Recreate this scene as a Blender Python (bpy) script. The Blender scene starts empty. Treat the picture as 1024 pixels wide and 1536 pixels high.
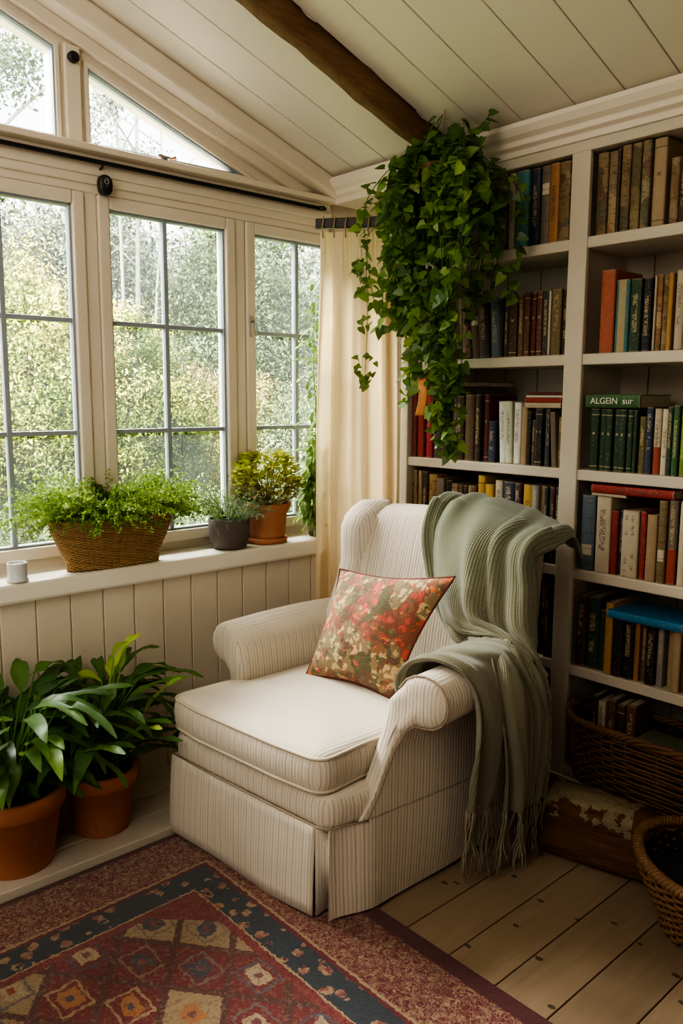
import bpy, bmesh, math, random
import numpy as np
from mathutils import Vector, Matrix, Euler
random.seed(7)
PI = math.pi
scene = bpy.context.scene
col = scene.collection

# ---------------------------------------------------------------- node helpers
class NT:
    def __init__(s, name):
        s.mat = bpy.data.materials.new(name); s.mat.use_nodes = True
        s.t = s.mat.node_tree; s.t.nodes.clear()
        s.out = s.t.nodes.new('ShaderNodeOutputMaterial')
    def n(s, typ, **kw):
        nd = s.t.nodes.new(typ)
        for k, v in kw.items(): setattr(nd, k, v)
        return nd
    def link(s, a, b): s.t.links.new(a, b)
    def set(s, sock, v):
        if isinstance(v, bpy.types.NodeSocket): s.link(v, sock)
        elif isinstance(v, (tuple, list)) and len(v) == 3 and sock.type == 'RGBA': sock.default_value = (*v, 1)
        else: sock.default_value = v
    def m(s, op, a, b=0.0, c=0.0):
        nd = s.n('ShaderNodeMath', operation=op)
        s.set(nd.inputs[0], a); s.set(nd.inputs[1], b); s.set(nd.inputs[2], c)
        return nd.outputs[0]
    def mix(s, f, a, b, blend='MIX'):
        nd = s.n('ShaderNodeMix', data_type='RGBA', blend_type=blend)
        s.set(nd.inputs[0], f); s.set(nd.inputs[6], a); s.set(nd.inputs[7], b)
        return nd.outputs[2]
    def coord(s, which='Object'): return s.n('ShaderNodeTexCoord').outputs[which]
    def sep(s, v):
        nd = s.n('ShaderNodeSeparateXYZ'); s.link(v, nd.inputs[0]); return nd.outputs
    def comb(s, x, y, z):
        nd = s.n('ShaderNodeCombineXYZ')
        for i, q in enumerate((x, y, z)): s.set(nd.inputs[i], q)
        return nd.outputs[0]
    def scale(s, v, sc):
        nd = s.n('ShaderNodeVectorMath', operation='MULTIPLY'); s.link(v, nd.inputs[0])
        nd.inputs[1].default_value = sc if isinstance(sc, tuple) else (sc, sc, sc); return nd.outputs[0]
    def addv(s, a, b):
        nd = s.n('ShaderNodeVectorMath', operation='ADD'); s.link(a, nd.inputs[0]); s.set(nd.inputs[1], b); return nd.outputs[0]
    def noise(s, v, sc=5, det=3, rough=.55, dist=0, out=0):
        nd = s.n('ShaderNodeTexNoise'); s.link(v, nd.inputs['Vector'])
        nd.inputs['Scale'].default_value = sc; nd.inputs['Detail'].default_value = det
        nd.inputs['Roughness'].default_value = rough; nd.inputs['Distortion'].default_value = dist
        return nd.outputs[out]
    def vor(s, v, sc=5, out='Distance', feature='F1', rnd=1, dim='3D'):
        nd = s.n('ShaderNodeTexVoronoi', feature=feature, voronoi_dimensions=dim); s.link(v, nd.inputs['Vector'])
        nd.inputs['Scale'].default_value = sc; nd.inputs['Randomness'].default_value = rnd
        return nd.outputs[out]
    def ramp(s, f, stops, interp='LINEAR'):
        nd = s.n('ShaderNodeValToRGB'); cr = nd.color_ramp; cr.interpolation = interp
        while len(cr.elements) > 1: cr.elements.remove(cr.elements[-1])
        for i, (p, c) in enumerate(stops):
            e = cr.elements[0] if i == 0 else cr.elements.new(p)
            e.position = p; e.color = (*c, 1) if len(c) == 3 else c
        s.link(f, nd.inputs[0]); return nd.outputs[0]
    def attr(s, name, out='Fac'):
        return s.n('ShaderNodeAttribute', attribute_name=name).outputs[out]
    def bump(s, h, strength=.3, dist=.01):
        nd = s.n('ShaderNodeBump'); s.link(h, nd.inputs['Height'])
        nd.inputs['Strength'].default_value = strength; nd.inputs['Distance'].default_value = dist
        return nd.outputs[0]
    def bsdf(s, color, rough=.6, bump=None, metal=0, spec=.5, sheen=0, trans=None):
        nd = s.n('ShaderNodeBsdfPrincipled')
        s.set(nd.inputs['Base Color'], color); s.set(nd.inputs['Roughness'], rough)
        nd.inputs['Metallic'].default_value = metal
        nd.inputs['Specular IOR Level'].default_value = spec
        nd.inputs['Sheen Weight'].default_value = sheen
        if bump is not None: s.link(bump, nd.inputs['Normal'])
        sh = nd.outputs[0]
        if trans:
            tr = s.n('ShaderNodeBsdfTranslucent'); s.set(tr.inputs[0], trans[1])
            mx = s.n('ShaderNodeMixShader'); mx.inputs[0].default_value = trans[0]
            s.link(sh, mx.inputs[1]); s.link(tr.outputs[0], mx.inputs[2]); sh = mx.outputs[0]
        s.link(sh, s.out.inputs[0])
        return s.mat

def paint(name, c, rough=.5, var=.06, bump=.05, sc=4, grime=None):
    k = NT(name); o = k.coord('Object')
    f = k.noise(o, sc, 4)
    g = k.noise(k.scale(o, (1, 1, .12)), 60, 2)
    cc = k.mix(k.m('MULTIPLY', f, 1.0), tuple(x * (1 - var * 2) for x in c), tuple(min(1, x * (1 + var)) for x in c))
    if grime: cc = k.mix(k.m('MULTIPLY', k.m('GREATER_THAN', k.noise(o, 9, 5, .7), .68), .35), cc, grime)
    return k.bsdf(cc, rough, k.bump(g, bump, .004))

def leafmat(name, stops, rough=.35, trans=.35, spec=.5, soft=False):
    k = NT(name); o = k.coord('Object'); t = k.attr('tint')
    f = k.m('ADD', t, k.m('MULTIPLY', k.m('SUBTRACT', k.noise(o, 30, 2), .5), .25))
    c = k.ramp(f, stops)
    tc = k.mix(.5, c, (.45, .6, .08), 'MIX')
    nrm = k.attr('soft_normal', 'Vector') if soft else None
    return k.bsdf(c, rough, nrm, 0, spec, 0, (trans, tc))

M = {}
def woodmat(name, c1, c2, axis=(1, 12, 12), sc=3, rough=.5, bump=.15, knots=False):
    k = NT(name); o = k.coord('Object')
    v = k.scale(o, axis)
    rnd = k.attr('tint')
    v = k.addv(v, k.comb(k.m('MULTIPLY', rnd, 37.0), k.m('MULTIPLY', rnd, 11.0), 0.0))
    f = k.noise(v, sc, 6, .65, .6)
    c = k.mix(f, c1, c2)
    c = k.mix(k.m('MULTIPLY', rnd, .45), c, tuple(x * .55 for x in c1))
    if knots:
        d = k.vor(k.addv(k.scale(o, (4.5, 7.5, 1)), k.comb(k.m('MULTIPLY', rnd, 5.0), k.m('MULTIPLY', rnd, 3.3), 0.0)), 1.0, dim='2D')
        d = k.m('ADD', d, k.m('MULTIPLY', k.m('SUBTRACT', k.noise(o, 38, 3), .45), .12))
        c = k.mix(k.m('MULTIPLY', k.m('LESS_THAN', d, .052), .85), c, (.035, .018, .01))
        w = k.noise(o, 2.3, 4, .6)
        c = k.mix(k.m('MULTIPLY', w, .5), c, tuple(x * .5 for x in c1))
    return k.bsdf(c, rough, k.bump(f, bump, .004))

M['white'] = paint('painted_wood_cream', (.73, .65, .54), .5)
M['wain'] = paint('painted_wainscot', (.68, .605, .50), .5, .07)
M['sill'] = paint('painted_sill', (.80, .75, .66), .32, .04)
M['ceil'] = paint('painted_ceiling', (.72, .665, .56), .55, .05, .05, 2)
M['case'] = paint('painted_bookcase', (.56, .50, .405), .5, .09, .08, 3)
M['back'] = paint('painted_bookcase_back', (.46, .41, .32), .6, .08)
M['platform'] = paint('painted_platform', (.56, .50, .42), .45, .12, .1, 3)
M['gap'] = paint('dark_gap', (.03, .025, .02), .9, 0, 0)
M['wallpaint'] = paint('room_wall_paint', (.52, .47, .39), .7)
M['black'] = paint('black_metal', (.012, .012, .014), .42, .1)
M['lead'] = paint('grey_glazing_metal', (.30, .34, .38), .45, .1)
M['darkrail'] = paint('dark_rail_wood', (.035, .025, .02), .5, .1)
M['floor'] = woodmat('floor_boards', (.25, .175, .11), (.49, .37, .255), (14, 1.2, 1), 3, .42, .2, True)
M['beam'] = woodmat('beam_wood', (.05, .026, .013), (.38, .20, .09), (28, 1.3, 28), 2.5, .65, .9)
M['silver'] = NT('worn_silver').bsdf((.55, .55, .57), .3, None, 1)

def glass():
    k = NT('window_glass')
    tr = k.n('ShaderNodeBsdfTransparent'); tr.inputs[0].default_value = (.97, .985, .98, 1)
    gl = k.n('ShaderNodeBsdfGlossy'); gl.inputs['Roughness'].default_value = .03
    df = k.n('ShaderNodeBsdfTranslucent'); df.inputs[0].default_value = (.9, .95, .95, 1)
    m1 = k.n('ShaderNodeMixShader'); m2 = k.n('ShaderNodeMixShader')
    fr = k.n('ShaderNodeFresnel'); fr.inputs[0].default_value = 1.25
    k.link(fr.outputs[0], m1.inputs[0]); k.link(tr.outputs[0], m1.inputs[1]); k.link(gl.outputs[0], m1.inputs[2])
    hz = k.noise(k.coord('Object'), 3.5, 4, .6)  # translucent veil in the panes stands in for overexposed haze
    k.link(k.m('MULTIPLY_ADD', hz, .024, .0), m2.inputs[0])
    k.link(m1.outputs[0], m2.inputs[1]); k.link(df.outputs[0], m2.inputs[2])
    k.link(m2.outputs[0], k.out.inputs[0]); return k.mat
M['glass'] = glass()

def fabric_chair():
    k = NT('striped_linen'); o = k.coord('Object'); nn = k.sep(k.coord('Normal')); p = k.sep(o)
    ax = k.m('GREATER_THAN', k.m('ABSOLUTE', nn[0]), .62)
    c = k.m('ADD', k.m('MULTIPLY', p[1], ax), k.m('MULTIPLY', p[0], k.m('SUBTRACT', 1.0, ax)))
    wob = k.m('MULTIPLY', k.m('SUBTRACT', k.noise(o, 9, 2), .5), .006)
    c = k.m('ADD', c, wob)
    s1 = k.m('SINE', k.m('MULTIPLY', c, 2 * PI / .0125)); s2 = k.m('SINE', k.m('MULTIPLY', c, 2 * PI / .031))
    line = k.m('MULTIPLY', k.m('POWER', k.m('MULTIPLY_ADD', s1, .5, .5), 5.0), k.m('MULTIPLY_ADD', s2, .3, .55))
    weave = k.noise(k.scale(o, (1, 1, .35)), 420, 2, .6)
    blot = k.noise(o, 6, 3)
    side = k.m('SUBTRACT', 1.0, k.m('MULTIPLY', k.m('GREATER_THAN', nn[2], .6), .8))
    base = k.mix(blot, (.60, .535, .44), (.72, .66, .57))
    cc = k.mix(k.m('MULTIPLY', k.m('MULTIPLY', line, side), .95), base, (.31, .25, .19))
    cc = k.mix(k.m('MULTIPLY', weave, .25), cc, (.40, .345, .27))
    h = k.m('ADD', k.m('MULTIPLY', s1, .35), weave)
    return k.bsdf(cc, .85, k.bump(h, .35, .003), 0, .25, .25)
M['chair'] = fabric_chair()
M['welt'] = paint('brown_seam_welt', (.36, .28, .21), .85, .1)
M['piping'] = paint('piping_linen', (.60, .53, .43), .85, .08)

def fabric_curtain():
    k = NT('cream_curtain_cloth'); o = k.coord('Object')
    w = k.noise(k.scale(o, (1, 1, .25)), 300, 2)
    c = k.mix(k.noise(o, 3, 3), (.78, .66, .47), (.84, .74, .57))
    return k.bsdf(c, .85, k.bump(w, .2, .002), 0, .2, .2, (.42, (.95, .76, .46)))
M['curtain'] = fabric_curtain()

def fabric_throw(name, g1, g2):
    k = NT(name); o = k.coord('Object'); uv = k.sep(k.attr('knit', 'Vector'))
    rib = k.m('SINE', k.m('MULTIPLY', uv[0], 2 * PI / .0068))
    zig = k.m('SINE', k.m('MULTIPLY_ADD', uv[1], 2 * PI / .008, k.m('MULTIPLY', rib, .9)))
    h = k.m('MULTIPLY', k.m('MULTIPLY_ADD', rib, .5, .5), k.m('MULTIPLY_ADD', zig, .25, .75))
    z = k.sep(k.n('ShaderNodeNewGeometry').outputs['Position'])[2]
    f = k.m('ADD', k.m('MULTIPLY_ADD', z, 1.7, -1.15), k.m('MULTIPLY', k.m('SUBTRACT', k.noise(o, 5, 3), .5), .5))
    f = k.n('ShaderNodeClamp').outputs[0] if False else f
    c = k.mix(k.m('MINIMUM', k.m('MAXIMUM', f, 0.0), 1.0), g2, g1)
    c = k.mix(k.m('MULTIPLY', k.m('SUBTRACT', 1.0, h), .5), c, tuple(x * .35 for x in g2))
    c = k.mix(k.m('MULTIPLY', k.noise(o, 160, 2), .35), c, tuple(x * 1.5 for x in g1))
    return k.bsdf(c, .95, k.bump(h, .5, .004), 0, .1, .4)
M['throw'] = fabric_throw('sage_knit', (.15, .185, .12), (.265, .235, .165))
M['fringe'] = paint('sage_fringe_yarn', (.265, .235, .165), .95, .2)

def cushion_mat():
    k = NT('floral_print'); o = k.coord('Object')
    d = k.noise(o, 22, 3, .6, 0, 1)
    v = k.addv(o, k.scale(k.addv(d, (-.5, -.5, -.5)), .055))
    v = k.scale(v, (1, .25, 1))
    c1 = k.sep(k.vor(v, 11, 'Color'))
    big = k.ramp(c1[0], [(0, (.45, .03, .025)), (.18, (.58, .05, .045)), (.34, (.62, .20, .05)), (.42, (.60, .42, .20)), (.58, (.04, .065, .02)),
                         (.68, (.55, .43, .22)), (.80, (.12, .03, .03)), (.9, (.55, .11, .03))], 'CONSTANT')
    c2 = k.sep(k.vor(v, 42, 'Color'))
    small = k.ramp(c2[1], [(0, (.06, .085, .03)), (.2, (.50, .38, .19)), (.45, (.62, .16, .05)), (.6, (.13, .03, .03)), (.72, (.55, .06, .05)), (.88, (.11, .15, .06))], 'CONSTANT')
    c = k.mix(k.m('GREATER_THAN', k.noise(o, 26, 3, .65), .53), big, small)
    dist = k.vor(v, 42)
    c = k.mix(k.m('MULTIPLY', k.m('GREATER_THAN', dist, .42), .7), c, (.06, .03, .02))
    c = k.mix(k.m('MULTIPLY', k.noise(o, 220, 2), .3), c, (.62, .50, .33))
    return k.bsdf(c, .85, k.bump(k.noise(o, 350, 2), .25, .002), 0, .2, .15)
M['floral'] = cushion_mat()

def rug_mat():
    k = NT('rug_pile'); o = k.coord('Object'); wob = k.sep(k.addv(k.scale(k.noise(o, 70, 2, .6, 0, 1), .02), (-.01, -.01, 0)))
    p = k.sep(o); X = k.m('ADD', p[0], wob[0]); Y = k.m('ADD', k.m('MULTIPLY', p[1], -1.0), wob[1])
    X2 = k.m('SUBTRACT', 3.1, X); Y2 = k.m('SUBTRACT', 2.6, Y)
    d = k.m('MINIMUM', k.m('MINIMUM', X, k.m('SUBTRACT', Y, .035)), k.m('MINIMUM', X2, Y2))
    mott = k.vor(o, 75, 'Color'); ms = k.sep(mott)
    fl = k.noise(o, 48, 3, .7); fl2 = k.noise(o, 26, 2, .5)
    red = k.mix(fl, (.11, .009, .016), (.22, .026, .034)); navy = k.mix(fl, (.012, .026, .038), (.036, .066, .085)); beige = (.40, .29, .17)
    # mottled border with a scattered vine motif
    vine = k.m('LESS_THAN', k.m('ABSOLUTE', k.m('SUBTRACT', k.noise(o, 66, 2, .5, 1.2), .5)), .06)
    bord = k.mix(k.m('MULTIPLY', vine, .95), red, k.mix(ms[1], (.42, .30, .18), (.24, .12, .08)))
    flo = k.m('LESS_THAN', k.vor(k.addv(o, k.scale(k.noise(o, 60, 2, .5, 0, 1), .02)), 22), .36)
    nav = k.mix(k.m('MULTIPLY', flo, k.m('GREATER_THAN', fl, .42)), navy, k.mix(ms[0], (.42, .30, .18), (.26, .05, .045)))
    # lozenge field
    a = k.m('ADD', k.m('DIVIDE', X, .25), k.m('DIVIDE', Y, .20)); b = k.m('SUBTRACT', k.m('DIVIDE', X, .25), k.m('DIVIDE', Y, .20))
    a = k.m('ADD', a, -3.65); b = k.m('ADD', b, .65)
    ia = k.m('FLOOR', a); ib = k.m('FLOOR', b)
    fa = k.m('ABSOLUTE', k.m('SUBTRACT', k.m('SUBTRACT', a, ia), .5)); fb = k.m('ABSOLUTE', k.m('SUBTRACT', k.m('SUBTRACT', b, ib), .5))
    cheb = k.m('MAXIMUM', fa, fb); man = k.m('ADD', fa, fb)
    wn = k.n('ShaderNodeTexWhiteNoise', noise_dimensions='3D'); k.link(k.comb(ia, ib, 3.0), wn.inputs['Vector'])
    w = k.sep(wn.outputs['Color'])
    cell = k.ramp(w[0], [(0, (.17, .022, .025)), (.36, (.34, .25, .14)), (.60, (.17, .022, .025)), (.72, (.10, .125, .16)), (.86, (.36, .27, .16))], 'CONSTANT')
    core = k.ramp(w[1], [(0, (.42, .33, .21)), (.3, (.05, .065, .09)), (.55, (.45, .36, .24)), (.75, (.22, .04, .035)), (.88, (.40, .17, .06))], 'CONSTANT')
    star = k.m('LESS_THAN', k.m('ADD', man, k.m('MULTIPLY', k.m('SUBTRACT', fl2, .5), .35)), .26)
    f = k.mix(star, cell, core)
    f = k.mix(k.m('LESS_THAN', k.m('ABSOLUTE', k.m('SUBTRACT', man, k.m('MULTIPLY_ADD', fl2, .2, .30))), .035), f, k.mix(w[1], (.06, .07, .10), (.38, .27, .16)))
    f = k.mix(k.m('LESS_THAN', man, .09), f, k.mix(w[2], (.30, .05, .04), (.06, .07, .10)))
    f = k.mix(k.m('GREATER_THAN', cheb, .435), f, k.mix(fl, (.055, .02, .02), (.14, .05, .04)))
    f = k.mix(k.m('MULTIPLY', k.m('GREATER_THAN', k.noise(o, 85, 3, .75), .53), .5), f, k.mix(ms[0], (.32, .22, .14), (.12, .02, .025)))
    redband = k.mix(k.m('MULTIPLY', vine, .45), red, (.35, .12, .08))
    def step(e, lo, hi): return k.mix(k.m('GREATER_THAN', d, e), lo, hi)
    c = step(.018, (.09, .008, .012), bord); c = step(.205, c, beige); c = step(.214, c, red); c = step(.226, c, nav); c = step(.318, c, beige)
    c = step(.324, c, redband)
    inner = k.m('MULTIPLY', k.m('GREATER_THAN', d, .35), k.m('GREATER_THAN', k.m('ADD', X, Y), .88))
    c = k.mix(inner, c, f)
    grain = k.noise(o, 420, 2, .7)
    c = k.mix(k.m('MULTIPLY', grain, .45), c, (.05, .015, .015))
    return k.bsdf(c, .95, k.bump(k.m('ADD', grain, k.m('MULTIPLY', fl, .6)), .6, .006), 0, .1, .3)
M['rug'] = rug_mat()

def terracotta(name, c):
    k = NT(name); o = k.coord('Object')
    f = k.noise(o, 5, 5, .65); w = k.noise(k.scale(o, (1, 1, .4)), 16, 4, .7)
    cc = k.mix(f, tuple(x * .8 for x in c), tuple(x * 1.15 for x in c))
    cc = k.mix(k.m('MULTIPLY', k.m('GREATER_THAN', w, .62), .18), cc, (.50, .33, .24))
    return k.bsdf(cc, .75, k.bump(k.noise(o, 120, 2), .12, .002), 0, .3)
M['terra'] = terracotta('terracotta', (.42, .165, .08))
M['terra2'] = terracotta('pale_terracotta', (.44, .19, .10))
M['greypot'] = terracotta('brown_grey_glaze', (.115, .095, .085))
M['soil'] = paint('potting_soil', (.035, .024, .016), .95, .4, .8, 30)
M['cup'] = paint('pale_grey_ceramic', (.58, .58, .60), .3, .05)
M['wax'] = paint('candle_wax', (.8, .78, .72), .5, .03)

def wicker(name, c1, c2):
    k = NT(name); o = k.coord('Object')
    f = k.noise(o, 40, 4, .7); g = k.noise(o, 7, 3)
    c = k.mix(f, c1, c2); c = k.mix(k.m('MULTIPLY', g, .5), c, tuple(x * .45 for x in c1))
    return k.bsdf(c, .6, k.bump(f, .3, .002), 0, .35)
M['wickgold'] = wicker('golden_wicker', (.30, .17, .065), (.56, .37, .17))
M['wickbrown'] = wicker('brown_wicker', (.11, .052, .022), (.25, .13, .058))
M['wicktan'] = wicker('tan_wicker', (.15, .075, .032), (.32, .175, .08))

GREEN = [(0, (.006, .018, .005)), (.35, (.025, .075, .012)), (.65, (.075, .18, .025)), (1, (.30, .42, .05))]
M['leaf_lily'] = leafmat('lily_leaf', [(0, (.03, .065, .025)), (.35, (.075, .175, .055)), (.7, (.16, .33, .07)), (1, (.42, .58, .07))], .42, .36)
M['leaf_vine'] = leafmat('vine_leaf', [(0, (.02, .045, .012)), (.35, (.06, .135, .03)), (.65, (.14, .26, .05)), (1, (.42, .50, .08))], .38, .35)
M['leaf_fern'] = leafmat('fern_leaf', [(0, (.012, .035, .008)), (.4, (.055, .13, .025)), (.75, (.16, .28, .06)), (1, (.38, .46, .14))], .5, .4)
M['leaf_grey'] = leafmat('greygreen_leaf', [(0, (.05, .08, .05)), (.5, (.14, .20, .13)), (1, (.34, .42, .30))], .6, .3)
M['leaf_yellow'] = leafmat('golden_leaf', [(0, (.13, .11, .03)), (.3, (.32, .20, .10)), (.6, (.42, .42, .07)), (1, (.66, .66, .13))], .5, .4)
M['leaf_pale'] = leafmat('pale_leaf', [(0, (.07, .14, .04)), (.5, (.16, .28, .09)), (1, (.36, .48, .22))], .5, .5)
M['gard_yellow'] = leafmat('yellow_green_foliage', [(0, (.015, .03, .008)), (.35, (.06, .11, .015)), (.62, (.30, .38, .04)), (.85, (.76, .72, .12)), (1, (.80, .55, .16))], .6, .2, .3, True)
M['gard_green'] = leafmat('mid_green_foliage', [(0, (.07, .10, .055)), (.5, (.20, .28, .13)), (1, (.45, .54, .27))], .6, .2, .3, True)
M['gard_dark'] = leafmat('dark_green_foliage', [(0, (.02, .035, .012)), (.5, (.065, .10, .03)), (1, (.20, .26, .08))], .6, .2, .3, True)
M['gard_pale'] = leafmat('haze_tinted_green_foliage', [(0, (.27, .32, .26)), (.5, (.40, .46, .36)), (1, (.60, .66, .52))], .7, .2, .2, True)  # distance haze put into the pale leaf colours
M['gard_white'] = leafmat('heavy_haze_tinted_foliage', [(0, (.48, .54, .46)), (.5, (.60, .66, .56)), (1, (.78, .82, .70))], .8, .2, .2, True)  # even paler leaf colours, stronger distance haze painted in
M['lawn'] = leafmat('lawn', [(0, (.07, .11, .03)), (1, (.22, .28, .08))], .9, 0)
M['bark'] = woodmat('bark', (.05, .032, .02), (.19, .12, .075), (9, 9, 2), 4, .9, 1)
M['palebark'] = paint('pale_birch_bark', (.45, .43, .38), .9, .3, .4, 8)

def log_mat():
    k = NT('log_bark'); o = k.coord('Object')
    f = k.noise(k.scale(o, (1, 5, 5)), 9, 5, .7, .5)
    c = k.mix(f, (.05, .024, .012), (.22, .105, .05))
    n = k.sep(k.coord('Normal')); p = k.sep(o)
    lic = k.m('ADD', k.noise(o, 9, 4, .7), k.m('MULTIPLY', n[2], .25))
    band = k.m('LESS_THAN', k.m('ABSOLUTE', k.m('SUBTRACT', p[0], .03)), .14)
    msk = k.m('MULTIPLY', k.m('MULTIPLY', k.m('GREATER_THAN', lic, .60), band), k.m('GREATER_THAN', p[2], .035))
    c = k.mix(msk, c, k.mix(k.noise(o, 60, 3, .7), (.16, .12, .07), (.40, .33, .21)))
    return k.bsdf(c, .9, k.bump(f, 1, .02), 0, .2)
M['log'] = log_mat()

def book_mat(name, kind):
    k = NT(name); oi = k.n('ShaderNodeObjectInfo'); base = oi.outputs['Color']; rnd = oi.outputs['Random']
    o = k.coord('Object'); g = k.sep(k.coord('Generated')); nn = k.sep(k.coord('Normal'))
    sh = k.addv(o, k.comb(k.m('MULTIPLY', rnd, 31.0), k.m('MULTIPLY', rnd, 17.0), 0.0))
    wear = k.noise(sh, 26, 5, .7); fine = k.noise(sh, 130, 3, .7)
    c = k.mix(k.m('MULTIPLY', wear, .55), base, k.mix(.6, base, (.03, .02, .015)))
    c = k.mix(k.m('MULTIPLY', k.m('GREATER_THAN', fine, .6), .25), c, (.42, .33, .22))
    spine = k.m('LESS_THAN', nn[1], -.35)
    gz = g[2]; gx = k.m('ABSOLUTE', k.m('SUBTRACT', g[0], .5))
    edge = k.m('ADD', k.m('LESS_THAN', gz, .02), k.m('GREATER_THAN', gz, .98))
    lum = k.m('GREATER_THAN', k.sep(base)[0], .28)
    ink = k.mix(lum, (.50, .40, .22), (.06, .045, .035))
    if kind in ('text', 'text2', 'redhalf', 'pagespine'):
        wch = k.n('ShaderNodeTexWhiteNoise', noise_dimensions='2D')
        rows = k.m('FLOOR', k.m('MULTIPLY', gz, 110.0)); cols = k.m('FLOOR', k.m('MULTIPLY', g[0], 9.0 if kind != 'text2' else 12.0))
        k.link(k.comb(k.m('ADD', rows, k.m('MULTIPLY', rnd, 91.0)), cols, 0.0), wch.inputs['Vector'])
        gl = k.m('GREATER_THAN', wch.outputs['Value'], .42)
        zone = k.m('MULTIPLY', k.m('LESS_THAN', k.m('ABSOLUTE', k.m('SUBTRACT', gz, k.m('MULTIPLY_ADD', rnd, .2, .48))), .27), k.m('LESS_THAN', gx, .22))
        if kind == 'text2': zone = k.m('MULTIPLY', k.m('MULTIPLY', k.m('LESS_THAN', k.m('ABSOLUTE', k.m('SUBTRACT', gx, .2)), .09), k.m('LESS_THAN', gz, .93)), k.m('GREATER_THAN', k.noise(sh, 22, 1), .5))
        gap = k.m('GREATER_THAN', k.noise(sh, 34, 1), .40)
        msk = k.m('MULTIPLY', k.m('MULTIPLY', gl, zone), k.m('MULTIPLY', gap, spine))
        c = k.mix(k.m('MULTIPLY', msk, .6), c, ink)
        if kind == 'pagespine': c = k.mix(k.m('MULTIPLY', k.m('MULTIPLY', k.m('LESS_THAN', gx, .27), spine), k.m('SUBTRACT', 1.0, msk)), c, (.36, .28, .15))
        if kind == 'redhalf': c = k.mix(k.m('MULTIPLY', k.m('LESS_THAN', gz, .42), spine), c, (.30, .06, .035))
    if kind in ('bands', 'old', 'label'):
        bz = k.m('FRACT', k.m('MULTIPLY', gz, 5.0))
        bd = k.m('LESS_THAN', k.m('ABSOLUTE', k.m('SUBTRACT', bz, .5)), .05)
        if kind == 'bands':
            rb = k.m('ADD', k.m('LESS_THAN', k.m('ABSOLUTE', k.m('SUBTRACT', gz, .90)), .008), k.m('LESS_THAN', k.m('ABSOLUTE', k.m('SUBTRACT', gz, .07)), .008))
            dots = k.m('MULTIPLY', k.m('LESS_THAN', k.m('ABSOLUTE', k.m('SUBTRACT', gz, .6)), .02), k.m('LESS_THAN', gx, .15))
            c = k.mix(k.m('MULTIPLY', k.m('MULTIPLY', k.m('MINIMUM', k.m('ADD', rb, dots), 1.0), spine), .6), c, ink)
        if kind == 'old':
            patch = k.sep(k.vor(k.scale(sh, (1, 1, .7)), 24, 'Color'))
            pc = k.ramp(patch[0], [(0, (.26, .17, .08)), (.3, (.11, .075, .04)), (.5, (.33, .24, .12)), (.7, (.20, .07, .03)), (.8, (.10, .11, .07)), (.9, (.40, .31, .18))], 'CONSTANT')
            c = k.mix(.5, c, pc)
            scr = k.m('GREATER_THAN', k.noise(k.scale(sh, (1, 1, 3)), 40, 3, .7), .57)
            c = k.mix(k.m('MULTIPLY', scr, .55), c, (.05, .035, .025))
        if kind == 'label':
            lb = k.m('MULTIPLY', k.m('LESS_THAN', k.m('ABSOLUTE', k.m('SUBTRACT', gz, k.m('MULTIPLY_ADD', rnd, .5, .25))), .07), k.m('LESS_THAN', gx, .38))
            c = k.mix(k.m('MULTIPLY', lb, spine), c, (.50, .43, .32))
            c = k.mix(k.m('MULTIPLY', k.m('MULTIPLY', bd, spine), .3), c, (.05, .035, .03))
    c = k.mix(k.m('MULTIPLY', k.m('MINIMUM', edge, 1.0), .4), c, (.30, .23, .15))
    return k.bsdf(c, .55, k.bump(fine, .2, .002), 0, .35)
for kd in ('plain', 'text', 'text2', 'redhalf', 'pagespine', 'bands', 'old', 'label'):
    M['book_' + kd] = book_mat('book_cover_' + kd, kd)
def pages_mat():
    k = NT('page_edges'); o = k.coord('Object')
    f = k.noise(k.scale(o, (900, 3, 3)), 1, 2)
    return k.bsdf(k.mix(f, (.30, .25, .17), (.62, .55, .42)), .8)
M['pages'] = pages_mat()
M['gilt'] = paint('pale_lettering', (.62, .66, .55), .6, .1)
M['orange'] = paint('faded_orange_ribbon', (.62, .27, .10), .8, .15)
M['string'] = paint('jute_string', (.42, .33, .2), .9, .2)
M['darkcloth'] = paint('dark_cloth', (.012, .012, .014), .9, .3, .4, 12)

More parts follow.
